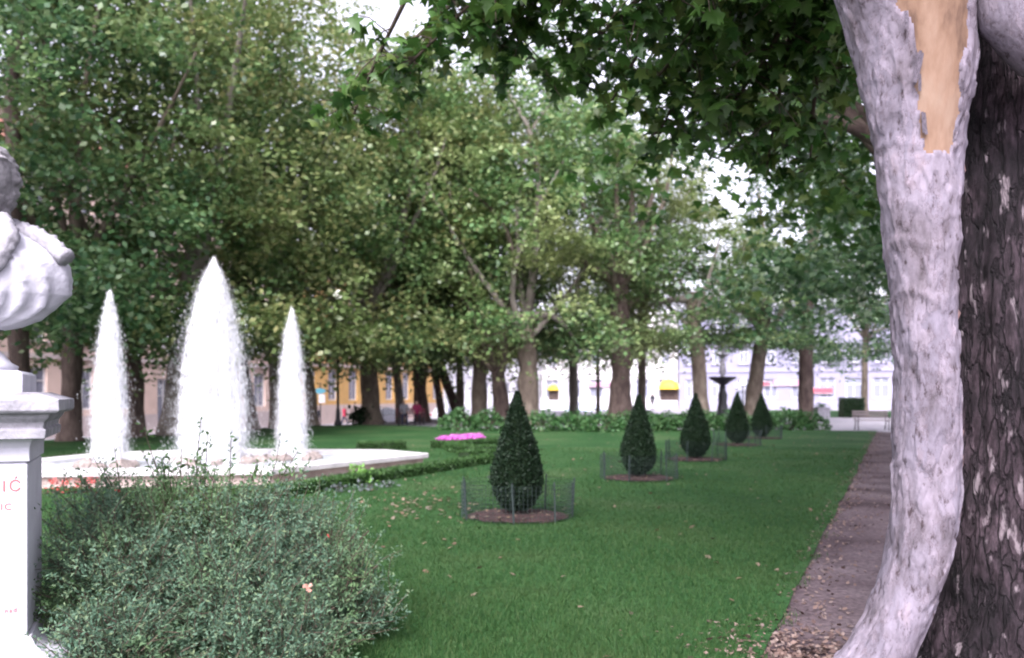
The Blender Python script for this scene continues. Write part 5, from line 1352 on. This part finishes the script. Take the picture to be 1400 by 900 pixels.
def planter(px, dep):
    p = P(px, 540, dep); p.z = 0
    t = thing('stone_planter', 'grey stone planter box beside the dark upright plane tree', 'planter', p, .2)
    bevel(sq_loft([(-.05, .46), (.1, .46), (.12, .42), (.68, .42), (.70, .47), (.80, .47), (.80, .40), (.74, .40)]).build('box', MT['stone_grey'], t), .01)
    rng = np.random.default_rng(2); q = rng.normal(size=(260, 3)) * np.array([.2, .2, .1]) + np.array([0, 0, .9])
    o = mobj('foliage', cloud_mesh('foliage', q, .1, KITE, .4, rng), MT['hosta'], t); o['kind'] = 'stuff'
planter(1122, 56)
_c = P(1150, 540, 62); _d2 = P(1178, 540, 62)
hedge([_c, _c.lerp(_d2, .5), _d2], 1.2, 1.35, 'dark square-cut hedge block in front of the bright white house', 21, 'yew', 3000, 'hedge_block', (.06, .11), group='taller hedge blocks')
sheet('far_lawn', [-16, -8, 2.0], [66, 75, 85, 95], lambda x, y: 0.01, MT['lawn'])
small_plant(gz(492, 47), .5, 1.0, 420, 'yew', 'dark leafy plant at the foot of the thick tan plane tree', 31, .22, 'leafy_plant')

# ================================================================== GRASS, FALLEN LEAVES
def grass():
    rng = np.random.default_rng(101); n = 480000
    Y = 1.0 / rng.uniform(1 / 26.0, 1 / 4.3, n); X = (Y + 1.5) * rng.uniform(-.95, .80, n)
    d = X * NV.x + Y * NV.y
    keep = (d < -.80 + .07 * np.sin(Y * 5.3) + .06 * rng.normal(size=n)) & (d > -27)
    for px, py in CONES[:3]:
        c = G(px, py); keep &= (X - c.x) ** 2 + (Y - c.y) ** 2 > .56 ** 2
    keep &= ~((X > -9.9) & (X < -1.8) & (Y > 14.8) & (Y < 21.4) & (X * 1.75 - Y + 22.8 < 0.2))
    X, Y = X[keep], Y[keep]; n = len(X)
    h = rng.uniform(.022, .05, n) * (1 + .012 * Y); w = .0022 * (.6 + Y / 6.0) * rng.uniform(.7, 1.3, n)
    a = rng.uniform(0, 6.283, n); lx, ly = rng.normal(size=n) * .45 * h, rng.normal(size=n) * .45 * h
    z0 = np.full(n, .018)
    V = np.zeros((n, 3, 3)); V[:, 0] = np.stack([X - w * np.cos(a), Y - w * np.sin(a), z0], 1); V[:, 1] = np.stack([X + w * np.cos(a), Y + w * np.sin(a), z0], 1)
    V[:, 2] = np.stack([X + lx, Y + ly, z0 + h], 1)
    o = mobj('grass', fast_mesh('grass', V.reshape(-1, 3), np.arange(3 * n).reshape(-1, 3)), MT['grass'])
    tag(o, 'short mown green grass covering the lawn', 'grass', kind='stuff')
grass()
def litter():
    rng = np.random.default_rng(102); pts = []
    for _ in range(420):
        a, d = rng.uniform(4, 40), -.9 - 13 * rng.uniform() ** 1.3; p = AD(a, d); pts.append((p.x, p.y, lawn_z(p.x, p.y) + .03))
    for _ in range(120):
        p = G(580 + rng.normal() * 45, 695 + rng.normal() * 12); pts.append((p.x, p.y, .055))
    for px, py in CONES:
        c = G(px, py)
        for _ in range(40):
            a_, r_ = rng.uniform(0, 6.28), rng.uniform(.15, .85); pts.append((c.x + r_ * math.cos(a_), c.y + r_ * math.sin(a_), .075))
    pts = np.array(pts)
    o = mobj('fallen_leaves', cloud_mesh('fallen_leaves', pts, rng.uniform(.035, .075, len(pts)), PALM, 2.2, rng), MT['dryleaf'])
    tag(o, 'dry brown leaves scattered over the lawn', 'leaves', kind='stuff')
    pts = []
    for _ in range(5200):
        a = 3.0 + 38 * rng.uniform() ** 1.6; e = rng.uniform()
        d = -.92 + abs(rng.normal()) * .28 if e < .62 else rng.uniform(-.8, 3.2)
        p = AD(a, d); pts.append((p.x, p.y, .016 + abs(rng.normal()) * .008))
    for _ in range(1500):
        p = Vector((1.75, 5.3, 0)) + Vector((rng.normal() * .35, rng.normal() * .4, 0)); pts.append((p.x, p.y, .018 + abs(rng.normal()) * .012))
    pts = np.array(pts)
    o = mobj('leaf_litter', cloud_mesh('leaf_litter', pts, rng.uniform(.02, .055, len(pts)), KITE, 1.6, rng), MT['litter'])
    tag(o, 'dry leaf litter along the edge of the earth path', 'leaves', kind='stuff')
litter()
